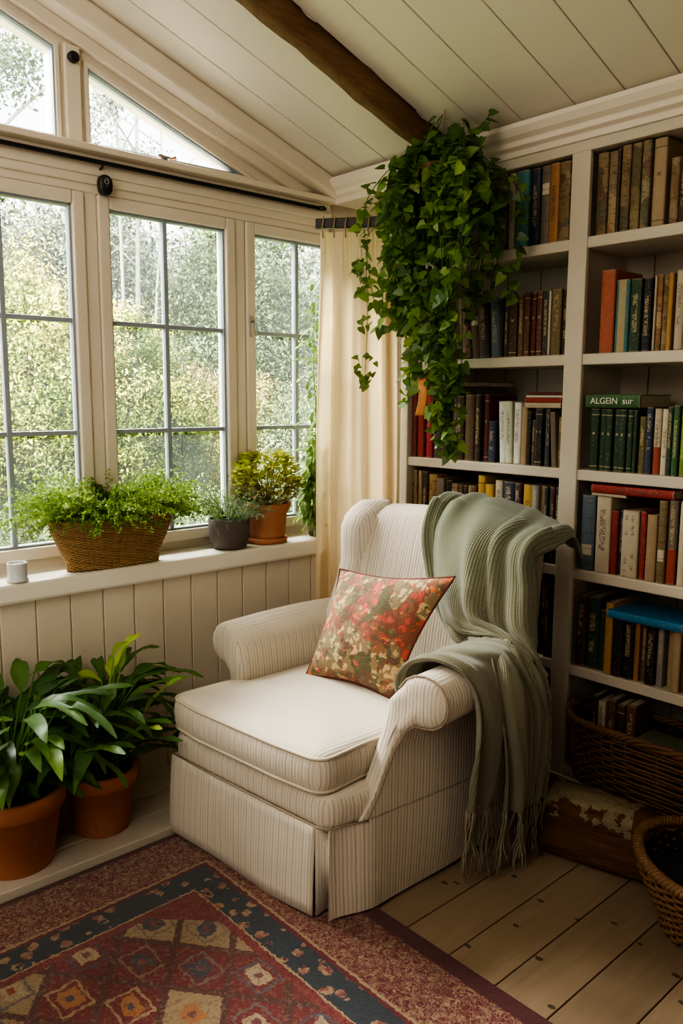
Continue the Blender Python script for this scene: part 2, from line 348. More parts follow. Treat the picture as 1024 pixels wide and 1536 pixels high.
# ---------------------------------------------------------------- mesh helpers
class MB:
    def __init__(s): s.v = []; s.f = []; s.t = []; s.sm = []
    def add(s, vs, fs, tint=.5, smooth=True):
        o = len(s.v); s.v += [tuple(p) for p in vs]
        s.t += list(tint) if isinstance(tint, (list, tuple)) else [tint] * len(vs)
        s.f += [tuple(i + o for i in f) for f in fs]; s.sm += [smooth] * len(fs)
    def box(s, x0, x1, y0, y1, z0, z1, tint=.5):
        s.add([(x0, y0, z0), (x1, y0, z0), (x1, y1, z0), (x0, y1, z0), (x0, y0, z1), (x1, y0, z1), (x1, y1, z1), (x0, y1, z1)],
              [(0, 3, 2, 1), (4, 5, 6, 7), (0, 1, 5, 4), (1, 2, 6, 5), (2, 3, 7, 6), (3, 0, 4, 7)], tint, False)
        return s
    def prism(s, poly, x0, x1, axis='x', tint=.5):
        n = len(poly)
        mk = {'x': lambda a, b, t: (t, a, b), 'y': lambda a, b, t: (a, t, b), 'z': lambda a, b, t: (a, b, t)}[axis]
        vs = [mk(a, b, x0) for a, b in poly] + [mk(a, b, x1) for a, b in poly]
        fs = [tuple(range(n))[::-1], tuple(range(n, 2 * n))] + [(i, (i + 1) % n, n + (i + 1) % n, n + i) for i in range(n)]
        s.add(vs, fs, tint, False); return s
    def tube(s, pts, r, sides=6, tint=.5, closed=False, caps=True):
        pts = [Vector(p) for p in pts]; n = len(pts)
        rs = r if isinstance(r, (list, tuple)) else [r] * n
        vs = []; up = None
        for i, p in enumerate(pts):
            a = pts[(i - 1) % n] if (closed or i > 0) else p; b = pts[(i + 1) % n] if (closed or i < n - 1) else p
            t = (b - a); t = t.normalized() if t.length > 1e-9 else Vector((0, 0, 1))
            if up is None:
                up = t.cross(Vector((0, 0, 1)))
                if up.length < .1: up = t.cross(Vector((1, 0, 0)))
                up.normalize()
            else:
                up = (up - t * up.dot(t)); up = up.normalized() if up.length > 1e-6 else t.orthogonal().normalized()
            w = t.cross(up)
            for k in range(sides):
                an = 2 * PI * k / sides
                vs.append(p + (up * math.cos(an) + w * math.sin(an)) * rs[i])
        fs = []
        for i in range(n if closed else n - 1):
            j = (i + 1) % n
            for k in range(sides):
                l = (k + 1) % sides
                fs.append((i * sides + k, i * sides + l, j * sides + l, j * sides + k))
        if caps and not closed:
            fs.append(tuple(range(sides))[::-1]); fs.append(tuple((n - 1) * sides + k for k in range(sides)))
        s.add(vs, fs, tint); return s
    def lathe(s, prof, seg=40, c=(0, 0, 0), sx=1, sy=1, tint=.5):
        vs = []; fs = []
        for r, z in prof:
            for k in range(seg):
                a = 2 * PI * k / seg; vs.append((c[0] + r * sx * math.cos(a), c[1] + r * sy * math.sin(a), c[2] + z))
        for i in range(len(prof) - 1):
            for k in range(seg):
                l = (k + 1) % seg
                fs.append((i * seg + k, i * seg + l, (i + 1) * seg + l, (i + 1) * seg + k))
        s.add(vs, fs, tint); return s
    def rings(s, rs, cap0=False, cap1=False, tint=.5, closed=True):
        n = len(rs[0]); vs = [p for r in rs for p in r]; fs = []
        for i in range(len(rs) - 1):
            for k in range(n if closed else n - 1):
                l = (k + 1) % n
                fs.append((i * n + k, i * n + l, (i + 1) * n + l, (i + 1) * n + k))
        if cap0: fs.append(tuple(range(n))[::-1])
        if cap1: fs.append(tuple((len(rs) - 1) * n + k for k in range(n)))
        s.add(vs, fs, tint); return s
    def build(s, name, m, parent=None, bevel=0, solid=0, subd=0, recalc=False, attrs=None):
        me = bpy.data.meshes.new(name); me.from_pydata(s.v, [], s.f); me.update()
        me.polygons.foreach_set('use_smooth', s.sm)
        a = me.attributes.new('tint', 'FLOAT', 'POINT'); a.data.foreach_set('value', s.t)
        if attrs:
            for k, vals in attrs.items():
                q = me.attributes.new(k, 'FLOAT_VECTOR', 'POINT'); q.data.foreach_set('vector', [c for v in vals for c in v])
        if bevel or recalc:
            bm = bmesh.new(); bm.from_mesh(me)
            if recalc: bmesh.ops.recalc_face_normals(bm, faces=bm.faces)
            if bevel:
                es = [e for e in bm.edges if len(e.link_faces) == 2 and e.calc_face_angle(0) > .6]
                bmesh.ops.bevel(bm, geom=es, offset=bevel, segments=2, profile=.5, affect='EDGES', clamp_overlap=True)
            bm.to_mesh(me); bm.free()
        me.materials.append(m)
        o = bpy.data.objects.new(name, me); col.objects.link(o)
        if parent is not None: o.parent = parent
        if subd: q = o.modifiers.new('s', 'SUBSURF'); q.levels = subd; q.render_levels = subd
        if solid: q = o.modifiers.new('t', 'SOLIDIFY'); q.thickness = solid; q.offset = -1
        return o

def tag(o, label, cat, group=None, kind=None):
    o['label'] = label; o['category'] = cat
    if group: o['group'] = group
    if kind: o['kind'] = kind
    return o
def thing(name, label, cat, loc=(0, 0, 0), rot=(0, 0, 0), group=None, kind=None):
    o = bpy.data.objects.new(name, None); col.objects.link(o)
    o.location = loc; o.rotation_euler = rot; o.empty_display_size = .1
    return tag(o, label, cat, group, kind)
def struct(o, label, cat):
    o['kind'] = 'structure'; return tag(o, label, cat)
def R(a, b): return random.uniform(a, b)

# ---------------------------------------------------------------- room shell
K = .338; ZC = 2.462                     # ceiling slope and height above the bookcase front
def zc(y): return ZC - K * y
b = MB(); xs = -.1
w = 0.0
edges = [1.63 + .155 * (i - 7) for i in range(-4, 24)]
for i in range(len(edges) - 1):
    b.box(edges[i] + .002, edges[i + 1] - .002, -4.3, .33, -.03, 0, R(0, 1))
struct(b.build('floor', M['floor'], bevel=.0015), 'worn pine floorboards with dark gaps and knots', 'floor')
b = MB(); b.box(-.1, 4, -4.3, .33, -.06, -.031)
struct(b.build('floor_subfloor', M['gap']), 'dark subfloor seen between the floorboards', 'floor')

# ceiling planks run down the slope
seams = [-.15, .045, .235, .425, .61, .77, .93, 1.095, 1.31, 1.49, 1.67, 1.86, 2.05, 2.24, 2.43, 2.62, 2.81, 3.0, 3.2, 3.4, 3.6, 3.8, 4.0]
b = MB()
for x0, x1 in zip(seams, seams[1:]):
    b.prism([(-4.4, zc(-4.4)), (.34, zc(.34)), (.34, zc(.34) + .02), (-4.4, zc(-4.4) + .02)], x0 + .002, x1 - .002)
b.prism([(-4.4, zc(-4.4) + .021), (.34, zc(.34) + .021), (.34, zc(.34) + .05), (-4.4, zc(-4.4) + .05)], -.16, 4.0)
struct(b.build('ceiling', M['ceil'], bevel=.003), 'sloping cream tongue and groove board ceiling', 'ceiling')

# window wall, x = 0 inside face, with five real openings
W = [(-1.745, -1.23), (-1.087, -.569), (-.423, .065)]; ZB, ZT = .953, 2.19
FB = .045                                # casement frame width
b = MB(); X0, X1 = -.12, 0
b.box(X0, X1, -4.3, .33, -.03, .872)
ops = [(a - FB, e + FB) for a, e in W]
ys = [-4.3] + [q for o_ in ops for q in o_] + [.33]
for i in range(0, len(ys), 2): b.box(X0, X1, ys[i], ys[i + 1], .872, 2.235)
for (a, e) in ops: b.box(X0, X1, a, e, .872, ZB - FB)
b.box(X0, X1, -4.3, .33, 2.235, 2.395)
gt = lambda y: 2.69 - .355 * (y + 1.16)
b.prism([(-4.3, 2.395), (-1.9, 2.395), (-1.9, zc(-1.9)), (-4.3, zc(-4.3))], X0, X1)
b.prism([(-1.254, 2.395), (-1.162, 2.395), (-1.162, zc(-1.162)), (-1.254, zc(-1.254))], X0, X1)
b.prism([(-1.9, gt(-1.9)), (-1.254, gt(-1.254)), (-1.254, zc(-1.254)), (-1.9, zc(-1.9))], X0, X1)
ye = -1.16 + (2.69 - 2.405) / .355
b.prism([(-1.162, gt(-1.162)), (ye, 2.405), (ye, zc(ye)), (-1.162, zc(-1.162))], X0, X1)
b.prism([(ye, 2.395), (.33, 2.395), (.33, zc(.33)), (ye, zc(ye))], X0, X1)
struct(b.build('wall_left', M['white'], recalc=True), 'cream painted timber window wall with gable glazing', 'wall')
b = MB(); b.box(-.1, 4, .33, .4, -.03, 2.6)
struct(b.build('wall_back', M['wallpaint']), 'plain cream wall behind the bookcase', 'wall')
b = MB(); b.box(3.9, 4, -4.3, .4, -.03, 4.1)
struct(b.build('wall_right', M['wallpaint']), 'plain cream side wall outside the picture', 'wall')
b = MB(); b.box(-.1, 4, -4.4, -4.3, -.03, 4.1)
struct(b.build('wall_front', M['wallpaint']), 'plain cream wall behind the viewer', 'wall')

# casement windows
def window(n, y0, y1, bars_y, label):
    f = MB()
    xa, xb = -.05, .022
    f.box(xa, xb, y0 - FB, y0, ZB - FB, ZT + FB); f.box(xa, xb, y1, y1 + FB, ZB - FB, ZT + FB)
    f.box(xa, xb, y0, y1, ZB - FB, ZB); f.box(xa, xb, y0, y1, ZT, ZT + FB)
    fr = struct(f.build('window_%d' % n, M['white'], bevel=.006), label, 'window')
    g = MB(); t = .009
    for (a, e, c, d) in ((y0, y0 + t, ZB, ZT), (y1 - t, y1, ZB, ZT), (y0, y1, ZB, ZB + t), (y0, y1, ZT - t, ZT)): g.box(-.03, .004, a, e, c, d)
    for z in (ZB + (ZT - ZB) / 3, ZB + 2 * (ZT - ZB) / 3): g.box(-.026, -.002, y0, y1, z - .0085, z + .0085)
    for y in bars_y: g.box(-.028, 0, y - .009, y + .009, ZB, ZT)
    g.build('glazing_bar', M['lead'], fr, bevel=.002)
    p = MB(); p.box(-.016, -.012, y0 + .001, y1 - .001, ZB + .001, ZT - .001); p.build('pane', M['glass'], fr)
    return fr
window(1, *W[0], [-1.487], 'six-light casement window at the left, behind the wicker planter')
w2 = window(2, *W[1], [-.845], 'middle six-light casement window with grey glazing bars')
w3 = window(3, *W[2], [-.178], 'narrow-looking casement window next to the curtain')
def gable(n, poly, label):
    c = (sum(p[0] for p in poly) / len(poly), sum(p[1] for p in poly) / len(poly))
    f = MB(); inn = []
    m = len(poly)
    # inset every side by t
    def inset(t):
        ln = []
        for i in range(m):
            (a0, a1), (e0, e1) = poly[i], poly[(i + 1) % m]
            dx, dy = e0 - a0, e1 - a1; L = math.hypot(dx, dy); nx, ny = -dy / L, dx / L
            if (c[0] - a0) * nx + (c[1] - a1) * ny < 0: nx, ny = -nx, -ny
            ln.append((a0 + nx * t, a1 + ny * t, dx, dy))
        out = []
        for i in range(m):
            p, q = ln[i - 1], ln[i]
            det = p[2] * -q[3] + q[2] * p[3]
            u = ((q[0] - p[0]) * -q[3] + q[2] * (q[1] - p[1])) / det
            out.append((p[0] + p[2] * u, p[1] + p[3] * u))
        return out
    def frame(mb, o_, i_, x0, x1):
        for j in range(m): mb.prism([o_[j], o_[(j + 1) % m], i_[(j + 1) % m], i_[j]], x0, x1)
    frame(f, poly, inset(.014), -.06, .012)
    fr = struct(f.build('window_%d' % n, M['white'], recalc=True), label, 'window')
    g = MB(); frame(g, inset(.014), inset(.021), -.035, .002); g.build('glazing_bar', M['lead'], fr, recalc=True)
    p = MB(); p.prism(inset(.018), -.016, -.012); p.build('pane', M['glass'], fr, recalc=True)
gable(4, [(-1.9, 2.395), (-1.254, 2.395), (-1.254, gt(-1.254)), (-1.9, gt(-1.9))], 'tall sloping gable window at the top left')
gable(5, [(-1.162, 2.395), (ye - .028, 2.405), (-1.162, gt(-1.162))], 'triangular gable window above the middle casement')

# trims
def trim(n, label, cat, fn, m='white', bev=.006):
    q = MB(); fn(q); return struct(q.build('trim_%d' % n, M[m], bevel=bev, recalc=True), label, cat)
trim(1, 'broad cream windowsill carrying the potted plants', 'windowsill', lambda q: (q.box(-.02, .2, -4.3, -.20, .80, .872), q.box(-.02, .2, -.2, .06, .8, .872)), 'sill', .012)
def hdr(q):
    q.box(0, .018, -4.3, .0, 2.235, 2.27); q.box(0, .03, -4.3, .0, 2.265, 2.30); q.box(0, .04, -4.3, .0, 2.295, 2.335)
    q.box(0, .03, -4.3, 0, 2.33, 2.37); q.box(0, .075, -4.3, 0, 2.368, 2.393)
trim(2, 'moulded cream rail over the casement windows', 'moulding', hdr)
def mull(q):
    for y in (-1.1585, -.496): q.box(0, .012, y - .026, y + .026, .9, 2.25)
    q.box(0, .02, -1.238, -1.178, 2.39, zc(-1.2) - .14)
trim(3, 'slim cream cover strips on the window posts', 'moulding', mull)
trim(4, 'cream rafter lying along the gable wall', 'rafter', lambda q: q.prism([(-4.3, zc(-4.3)), (-.0, zc(0)), (-.0, zc(0) - .085), (-4.3, zc(-4.3) - .085)], 0, .1), 'white', .012)
trim(5, 'cream raking board above the gable glass', 'moulding', lambda q: q.prism([(-4.3, zc(-4.3) - .085), (-.1, zc(-.1) - .085), (-.22, zc(-.1) - .10), (-4.3, zc(-4.3) - .115)], 0, .03), 'white', .005)
b = MB()
for i in range(35):
    y1 = .26 - .125 * i
    b.box(.10, .17, y1 - .125 + .0025, y1 - .0025, .0, .80)
b.box(.09, .163, -4.3, .26, 0, .8)
struct(b.build('wall_panelling', M['wain'], bevel=.003), 'cream vertical board panelling below the windowsill', 'wall panelling')
b = MB()
for x0, x1 in ((.17, .215), (.219, .345), (.349, .478), (.482, .6)): b.box(x0, x1, -4.3, -.3, .0, .034)
struct(b.build('trim_6', M['platform'], bevel=.004), 'low painted plank step along the window wall under the pots', 'step')
b = MB(); yb0 = -4.2
pts = 60
vs = []
for i in range(pts + 1):
    y = yb0 + (-.06 - yb0) * i / pts; z = zc(y)
    wv = .004 * math.sin(i * .9) + .004 * math.sin(i * 2.3)
    vs.append([(.683 + wv, y, z + .01), (.690 + wv, y, z - .062 + wv), (.702 + wv, y, z - .082), (.75 - wv * .5, y, z - .078 + wv * .4), (.768 - wv, y, z - .055), (.772 - wv, y, z + .01)])
b.rings(vs, True, True)
struct(b.build('ceiling_beam', M['beam'], recalc=True), 'dark rough-hewn beam running down the ceiling to the bookcase', 'beam')

# ---------------------------------------------------------------- bookcase
SH = dict(A=2.05, B=1.655, C=1.25, D=.89, E=.53, F=.14)
bc = thing('bookcase', 'tall built-in cream bookcase of two bays filled with old books', 'bookcase', (1.4, 0, 0))
def bpart(name, q, m='case', bev=.004): 
    q.v = [(x - 1.4, y, z) for x, y, z in q.v]
    return q.build(name, M[m], bc, bevel=bev, recalc=True)
bpart('side_panel', MB().box(.485, .527, 0, .31, 0, 2.36)); bpart('side_panel', MB().box(2.335, 2.375, 0, .31, 0, 2.36))
q = MB(); q.box(1.282, 1.354, 0, .022, 0, 2.36); q.box(1.30, 1.336, .022, .31, 0, 2.36); bpart('divider', q)
for r_, z in SH.items():
    for x0, x1 in ((.527, 1.30), (1.336, 2.335)):
        q = MB(); q.box(x0, x1, .006, .31, z - .038, z); bpart('shelf', q)
q = MB()
for i in range(12):
    x0 = .485 + i * .16; q.box(x0 + .002, min(2.375, x0 + .158), .305, .318, 0, 2.4)
q.box(.485, 2.375, .316, .328, 0, 2.4); bpart('back_panel', q, 'back', .002)
q = MB(); q.box(.485, 2.375, -.004, .02, 0, .10); bpart('plinth', q)
q = MB(); q.box(.485, 2.375, -.002, .31, 2.33, 2.37); bpart('top_rail', q)
q = MB(); q.prism([(.3, 2.365), (-.012, 2.365), (-.016, 2.385), (-.034, 2.395), (-.036, 2.412), (-.055, 2.425), (-.07, 2.447), (-.07, 2.464), (.3, 2.464)], .06, 2.42, 'x'); bpart('cornice', q, 'white', .003)

# ---------------------------------------------------------------- books
CO = {'brown': (.15, .085, .04), 'tan': (.40, .29, .17), 'dark brown': (.065, .036, .02), 'olive': (.15, .125, .05), 'grey green': (.14, .15, .10), 'brick red': (.40, .105, .06),
      'teal': (.06, .20, .20), 'dark green': (.025, .065, .032), 'black': (.018, .018, .02), 'cream': (.54, .46, .34), 'orange brown': (.36, .17, .06), 'amber': (.45, .25, .07),
      'navy': (.03, .045, .085), 'green': (.05, .14, .05), 'bright green': (.17, .28, .05), 'grey': (.28, .27, .25), 'slate blue': (.12, .16, .20), 'red': (.33, .035, .03),
      'olive brown': (.20, .15, .07), 'grey brown': (.20, .155, .115), 'rose brown': (.27, .16, .12), 'plum': (.075, .045, .055), 'red brown': (.15, .055, .035), 'dark red': (.13, .024, .022),
      'charcoal': (.05, .05, .052), 'crimson': (.38, .03, .045), 'white': (.66, .64, .58), 'pale green': (.50, .54, .40), 'yellow': (.48, .30, .055), 'blue': (.03, .22, .42)}
ORD = ['first', 'second', 'third', 'fourth', 'fifth', 'sixth', 'seventh', 'eighth', 'ninth', 'tenth', 'eleventh', 'twelfth', 'thirteenth', 'fourteenth', 'fifteenth', 'sixteenth', 'seventeenth',
       'eighteenth', 'nineteenth', 'twentieth', 'twenty-first', 'twenty-second', 'twenty-third', 'twenty-fourth', 'twenty-fifth', 'twenty-sixth']
LOOK = {'plain': 'plain book', 'text': 'lettered book', 'text2': 'twice-lettered book', 'redhalf': 'red-based book', 'pagespine': 'pale-lettered book',
        'bands': 'banded book', 'old': 'patchy worn book', 'label': 'book with spine label'}
def make_book(w, h, d, colname, style):
    q = MB(); t = .003; ns = 7
    out = [(-w / 2, d)] + [(-w / 2, .005)] + [(-w / 2 * math.cos(PI * k / (ns - 1)), .005 - min(.007, w * .25) * math.sin(PI * k / (ns - 1))) for k in range(1, ns - 1)] + [(w / 2, .005), (w / 2, d)]
    inn = [(w / 2 - t, d), (w / 2 - t, .007), (-w / 2 + t, .007), (-w / 2 + t, d)]
    n = len(out)
    pr = out + inn
    vs = [(x, y, 0) for x, y in pr] + [(x, y, h) for x, y in pr]
    m = len(pr); fs = [(i, (i + 1) % m, m + (i + 1) % m, m + i) for i in range(m)]
    # end caps as quads between the outer and inner walls
    caps = [(0, 1, n + 2, n + 3), (n - 2, n - 1, n, n + 1), tuple(list(range(1, n - 1)) + [n + 1, n + 2])]
    fs += [c[::-1] for c in caps] + [tuple(m + i for i in c) for c in caps]
    q.add(vs, fs, .5, False)
    o = q.build('book', M['book_' + style], recalc=True)
    c = CO[colname]; j = R(.88, 1.12)
    o.color = (c[0] * j, c[1] * j, c[2] * j, 1)
    p = MB(); p.box(-w / 2 + t, w / 2 - t, .0075, d - .005, .004, h - .004); p.build('page_block', M['pages'], o)
    return o
BOOKS = {
    ('R', 'A'): [(1368, 42, 267, 'brown', 'old'), (1412, 33, 264, 'tan', 'old'), (1445, 12, 267, 'dark brown', 'plain'), (1459, 34, 272, 'brown', 'old'), (1495, 35, 271, 'olive', 'old'), (1532, 31, 278, 'grey green', 'old'), (1565, 45, 277, 'tan', 'bands'), (1624, 31, 203, 'brown', 'old'), (1656, 31, 201, 'dark brown', 'text'), (1689, 32, 212, 'tan', 'old')],
    ('R', 'B'): [(1403, 53, 277, 'brick red', 'plain'), (1459, 50, 240, 'teal', 'pagespine'), (1514, 40, 238, 'dark green', 'text'), (1559, 30, 237, 'black', 'text'), (1593, 9, 240, 'cream', 'plain'), (1603, 20, 243, 'orange brown', 'old'), (1625, 20, 241, 'brown', 'old'), (1646, 16, 243, 'amber', 'plain'), (1666, 31, 250, 'cream', 'text'), (1699, 32, 236, 'olive', 'old')],
    ('R', 'C'): [(1387, 34, 216, 'dark green', 'bands'), (1422, 24, 215, 'dark green', 'bands'), (1447, 25, 214, 'dark green', 'bands'), (1474, 25, 214, 'dark green', 'bands'), (1500, 25, 214, 'dark green', 'bands'), (1525, 22, 213, 'dark green', 'bands'), (1549, 14, 213, 'dark green', 'plain'), (1566, 25, 191, 'olive', 'text'), (1592, 25, 223, 'navy', 'text'), (1618, 26, 218, 'cream', 'redhalf'), (1646, 24, 217, 'cream', 'text'), (1670, 18, 226, 'dark green', 'text'), (1689, 22, 230, 'green', 'text'), (1714, 22, 215, 'bright green', 'text'), (1738, 24, 216, 'grey', 'text')],
    ('R', 'D'): [(1374, 53, 271, 'slate blue', 'label'), (1431, 56, 271, 'cream', 'text'), (1488, 25, 226, 'red', 'text'), (1513, 17, 226, 'navy', 'text'), (1531, 61, 233, 'cream', 'text2'), (1596, 22, 235, 'red', 'text'), (1621, 37, 227, 'tan', 'plain'), (1659, 30, 278, 'olive brown', 'label'), (1690, 32, 281, 'grey brown', 'redhalf'), (1726, 29, 280, 'cream', 'plain'), (1757, 30, 268, 'brown', 'text')],
    ('R', 'E'): [(1364, 41, 263, 'dark brown', 'text'), (1407, 49, 267, 'dark green', 'text'), (1458, 23, 225, 'dark green', 'plain'), (1484, 31, 258, 'amber', 'plain'), (1517, 38, 211, 'black', 'plain'), (1557, 37, 207, 'black', 'text'), (1596, 19, 209, 'orange brown', 'text'), (1618, 19, 209, 'brown', 'text'), (1640, 34, 208, 'black', 'text'), (1677, 23, 208, 'grey', 'text'), (1702, 27, 210, 'tan', 'plain'), (1732, 29, 212, 'tan', 'plain'), (1763, 28, 210, 'brown', 'plain')],
    ('L', 'A'): [(892, 43, 192, 'black', 'plain'), (941, 53, 144, 'grey', 'label'), (1008, 27, 280, 'cream', 'text'), (1039, 58, 284, 'teal', 'plain'), (1099, 39, 273, 'navy', 'text'), (1143, 39, 274, 'grey brown', 'label'), (1184, 40, 271, 'orange brown', 'text'), (1227, 45, 266, 'brown', 'old')],
    ('L', 'B'): [(782, 48, 254, 'rose brown', 'text', 8), (833, 47, 244, 'brown', 'label', 6), (882, 49, 229, 'plum', 'text', 5), (937, 44, 225, 'slate blue', 'text', 3), (985, 16, 225, 'black', 'plain'), (1002, 20, 220, 'dark brown', 'text'), (1024, 38, 223, 'dark brown', 'bands'), (1065, 24, 227, 'brown', 'text'), (1092, 25, 234, 'red brown', 'bands'), (1118, 22, 230, 'dark red', 'bands'), (1143, 25, 234, 'red brown', 'bands'), (1172, 27, 236, 'charcoal', 'text'), (1200, 10, 230, 'cream', 'plain'), (1212, 40, 232, 'olive brown', 'text'), (1255, 25, 230, 'dark brown', 'text')],
    ('L', 'C'): [(510, 31, 275, 'dark red', 'plain'), (545, 37, 292, 'red', 'plain'), (597, 36, 286, 'crimson', 'bands'), (636, 44, 269, 'plum', 'plain'), (684, 47, 264, 'dark brown', 'plain'), (735, 67, 259, 'dark brown', 'text'), (812, 51, 264, 'brown', 'plain'), (870, 30, 265, 'dark brown', 'text'), (902, 28, 265, 'dark red', 'bands'), (931, 37, 161, 'navy', 'text'), (980, 36, 238, 'white', 'text', 3), (1019, 31, 239, 'pale green', 'text', 2), (1053, 34, 235, 'white', 'text'), (1093, 27, 219, 'tan', 'plain'), (1123, 16, 200, 'black', 'plain'), (1141, 15, 170, 'brown', 'text'), (1157, 18, 213, 'charcoal', 'bands'), (1176, 17, 213, 'black', 'bands'), (1195, 16, 212, 'slate blue', 'bands'), (1212, 16, 211, 'charcoal', 'text'), (1231, 23, 201, 'grey brown', 'plain', 4), (1256, 17, 183, 'tan', 'old')],
    ('L', 'D'): [(473, 24, 303, 'dark brown', 'old'), (500, 20, 302, 'brown', 'old'), (521, 20, 302, 'tan', 'text'), (543, 33, 300, 'dark brown', 'text'), (578, 50, 291, 'amber', 'old'), (632, 45, 278, 'grey brown', 'text'), (680, 37, 273, 'black', 'plain'), (721, 18, 262, 'tan', 'old'), (741, 22, 262, 'red brown', 'old'), (764, 25, 260, 'brown', 'text'), (792, 25, 260, 'dark brown', 'text'), (818, 22, 260, 'tan', 'text'), (843, 26, 261, 'brown', 'text'), (874, 40, 306, 'yellow', 'bands'), (915, 44, 274, 'yellow', 'plain'), (962, 39, 292, 'cream', 'text'), (1003, 58, 291, 'navy', 'text'), (1063, 34, 290, 'plum', 'text'), (1103, 45, 286, 'yellow', 'text'), (1151, 35, 287, 'grey', 'text'), (1187, 20, 287, 'tan', 'plain'), (1210, 17, 286, 'charcoal', 'text'), (1229, 10, 287, 'teal', 'text'), (1240, 16, 286, 'dark red', 'text'), (1259, 20, 288, 'black', 'text')],
    ('L', 'E'): [(1182, 24, 282, 'dark brown', 'plain'), (1209, 23, 292, 'black', 'text'), (1235, 23, 281, 'dark red', 'text'), (1261, 17, 275, 'black', 'plain')],
}
SHN = {'A': 'top shelf', 'B': 'second shelf', 'C': 'third shelf', 'D': 'fourth shelf', 'E': 'fifth shelf', 'F': 'bottom shelf'}
BAYN = {'L': 'curtain-side bay', 'R': 'right-hand bay'}
CAP = {'A': .272, 'B': .335, 'C': .345, 'D': .312, 'E': .31, 'F': .33}
for (bay, row), L in BOOKS.items():
    n = len(L)
    for i, bk in enumerate(L):
        x, w, h, cn, st = bk[:5]; lean = bk[5] if len(bk) > 5 else 0
        x, w, h = x / 1000, w / 1000, min(h / 1000, CAP[row])
        if (bay, row) in (('L', 'D'), ('L', 'C')):
            x0 = L[0][0] / 1000; s = (1.277 - .532) / (1.279 - x0); x = .532 + (x - x0) * s; w *= s
        w = max(.006, w - .0015)
        d = R(.15, .2)
        o = make_book(w, h, d, cn, st)
        a = math.radians(lean); y = R(.012, .03) + (.03 if (bay, row, i) == ('R', 'E', 10) else 0)
        xm = x + w / 2 + (h / 2 * math.sin(a) if lean else 0)
        o.location = (xm, y, SH[row] + .0005 + w / 2 * abs(math.sin(a))); o.rotation_euler = (0, -a, 0)
        k = (n - i) if bay == 'L' else (i + 1)
        o_n = ORD[k - 1]
        tag(o, '%s%s %s, %s from the divider, %s of %s' % ('leaning ' if lean else '', cn, LOOK[st], o_n, SHN[row], BAYN[bay]), 'book', 'books on the %s of the %s' % (SHN[row], BAYN[bay]))
def flat_book(cx, cz, length, thick, d, cn, st, y, label, grp, yaw=0):
    o = make_book(thick, length, d, cn, st)
    o.rotation_euler = Euler((0, PI / 2, 0)).to_matrix().to_euler() if not yaw else (Matrix.Rotation(yaw, 3, 'Z') @ Matrix.Rotation(PI / 2, 3, 'Y')).to_euler()
    o.location = (cx - length / 2, y, cz + thick / 2)
    return tag(o, label, 'book', grp)
fg = 'books lying flat on standing books'
gb = flat_book(1.475, SH['C'] + .219, .20, .046, .22, 'green', 'plain', .008, 'large green book lying flat with a white title, on seven dark green volumes', fg)
fc = bpy.data.curves.new('title_lettering', 'FONT'); fc.body = 'ALGEIN  sur'; fc.size = .03; fc.extrude = .0006; fc.align_x = 'CENTER'; fc.align_y = 'CENTER'
ft = bpy.data.objects.new('tmp', fc); col.objects.link(ft); bpy.context.view_layer.update()
fm = bpy.data.meshes.new_from_object(ft.evaluated_get(bpy.context.evaluated_depsgraph_get())); bpy.data.objects.remove(ft)
fo = bpy.data.objects.new('title_lettering', fm); col.objects.link(fo); fo.parent = gb
fo.matrix_local = gb.rotation_euler.to_matrix().to_4x4().inverted() @ Matrix.Translation((.1, -.008, 0)) @ Matrix.Rotation(PI / 2, 4, 'X')
fm.materials.clear(); fm.materials.append(M['gilt']); fo['label'] = 'pale serif title lettering'
flat_book(1.56, SH['D'] + .283, .30, .030, .2, 'red', 'text', .01, 'red book lying flat across the tops of cream books, fourth shelf', fg)
flat_book(1.475, SH['D'] + .2725, .13, .010, .18, 'cream', 'plain', .012, 'thin cream booklet lying flat under the red book, fourth shelf', fg)
flat_book(1.64, SH['E'] + .2135, .27, .028, .2, 'blue', 'plain', -.01, 'bright blue book lying flat on dark books, fifth shelf', fg)
flat_book(1.195, SH['C'] + .215, .155, .020, .19, 'cream', 'plain', .008, 'cream book lying flat, lowest of the red and cream stack by the divider', fg)
flat_book(1.195, SH['C'] + .2355, .155, .017, .19, 'red', 'plain', .01, 'red book lying flat, middle of the red and cream stack by the divider', fg)
flat_book(1.195, SH['C'] + .253, .155, .009, .18, 'white', 'plain', .014, 'thin white book lying flat second from the top of the stack by the divider', fg)
flat_book(1.195, SH['C'] + .2625, .15, .011, .185, 'dark red', 'plain', .012, 'dark red book lying flat on top of the stack by the divider', fg)
flat_book(.80, SH['C'] + .293, .25, .02, .18, 'dark brown', 'plain', .03, 'dark brown book lying flat over brown books, half behind the hanging plant', fg)
for i, (z, cn, st, t) in enumerate(((0, 'black', 'text', .045), (.046, 'charcoal', 'label', .04), (.087, 'black', 'plain', .05), (.138, 'grey', 'label', .04), (.179, 'black', 'text', .045))):
    flat_book(1.19, SH['F'] + z, .17, t, .2, cn, st, .012 + .006 * (i % 2), '%s book lying in the low dark pile by the divider, %s from its bottom' % (cn, ORD[i]), 'books piled on the bottom shelf behind the throw')

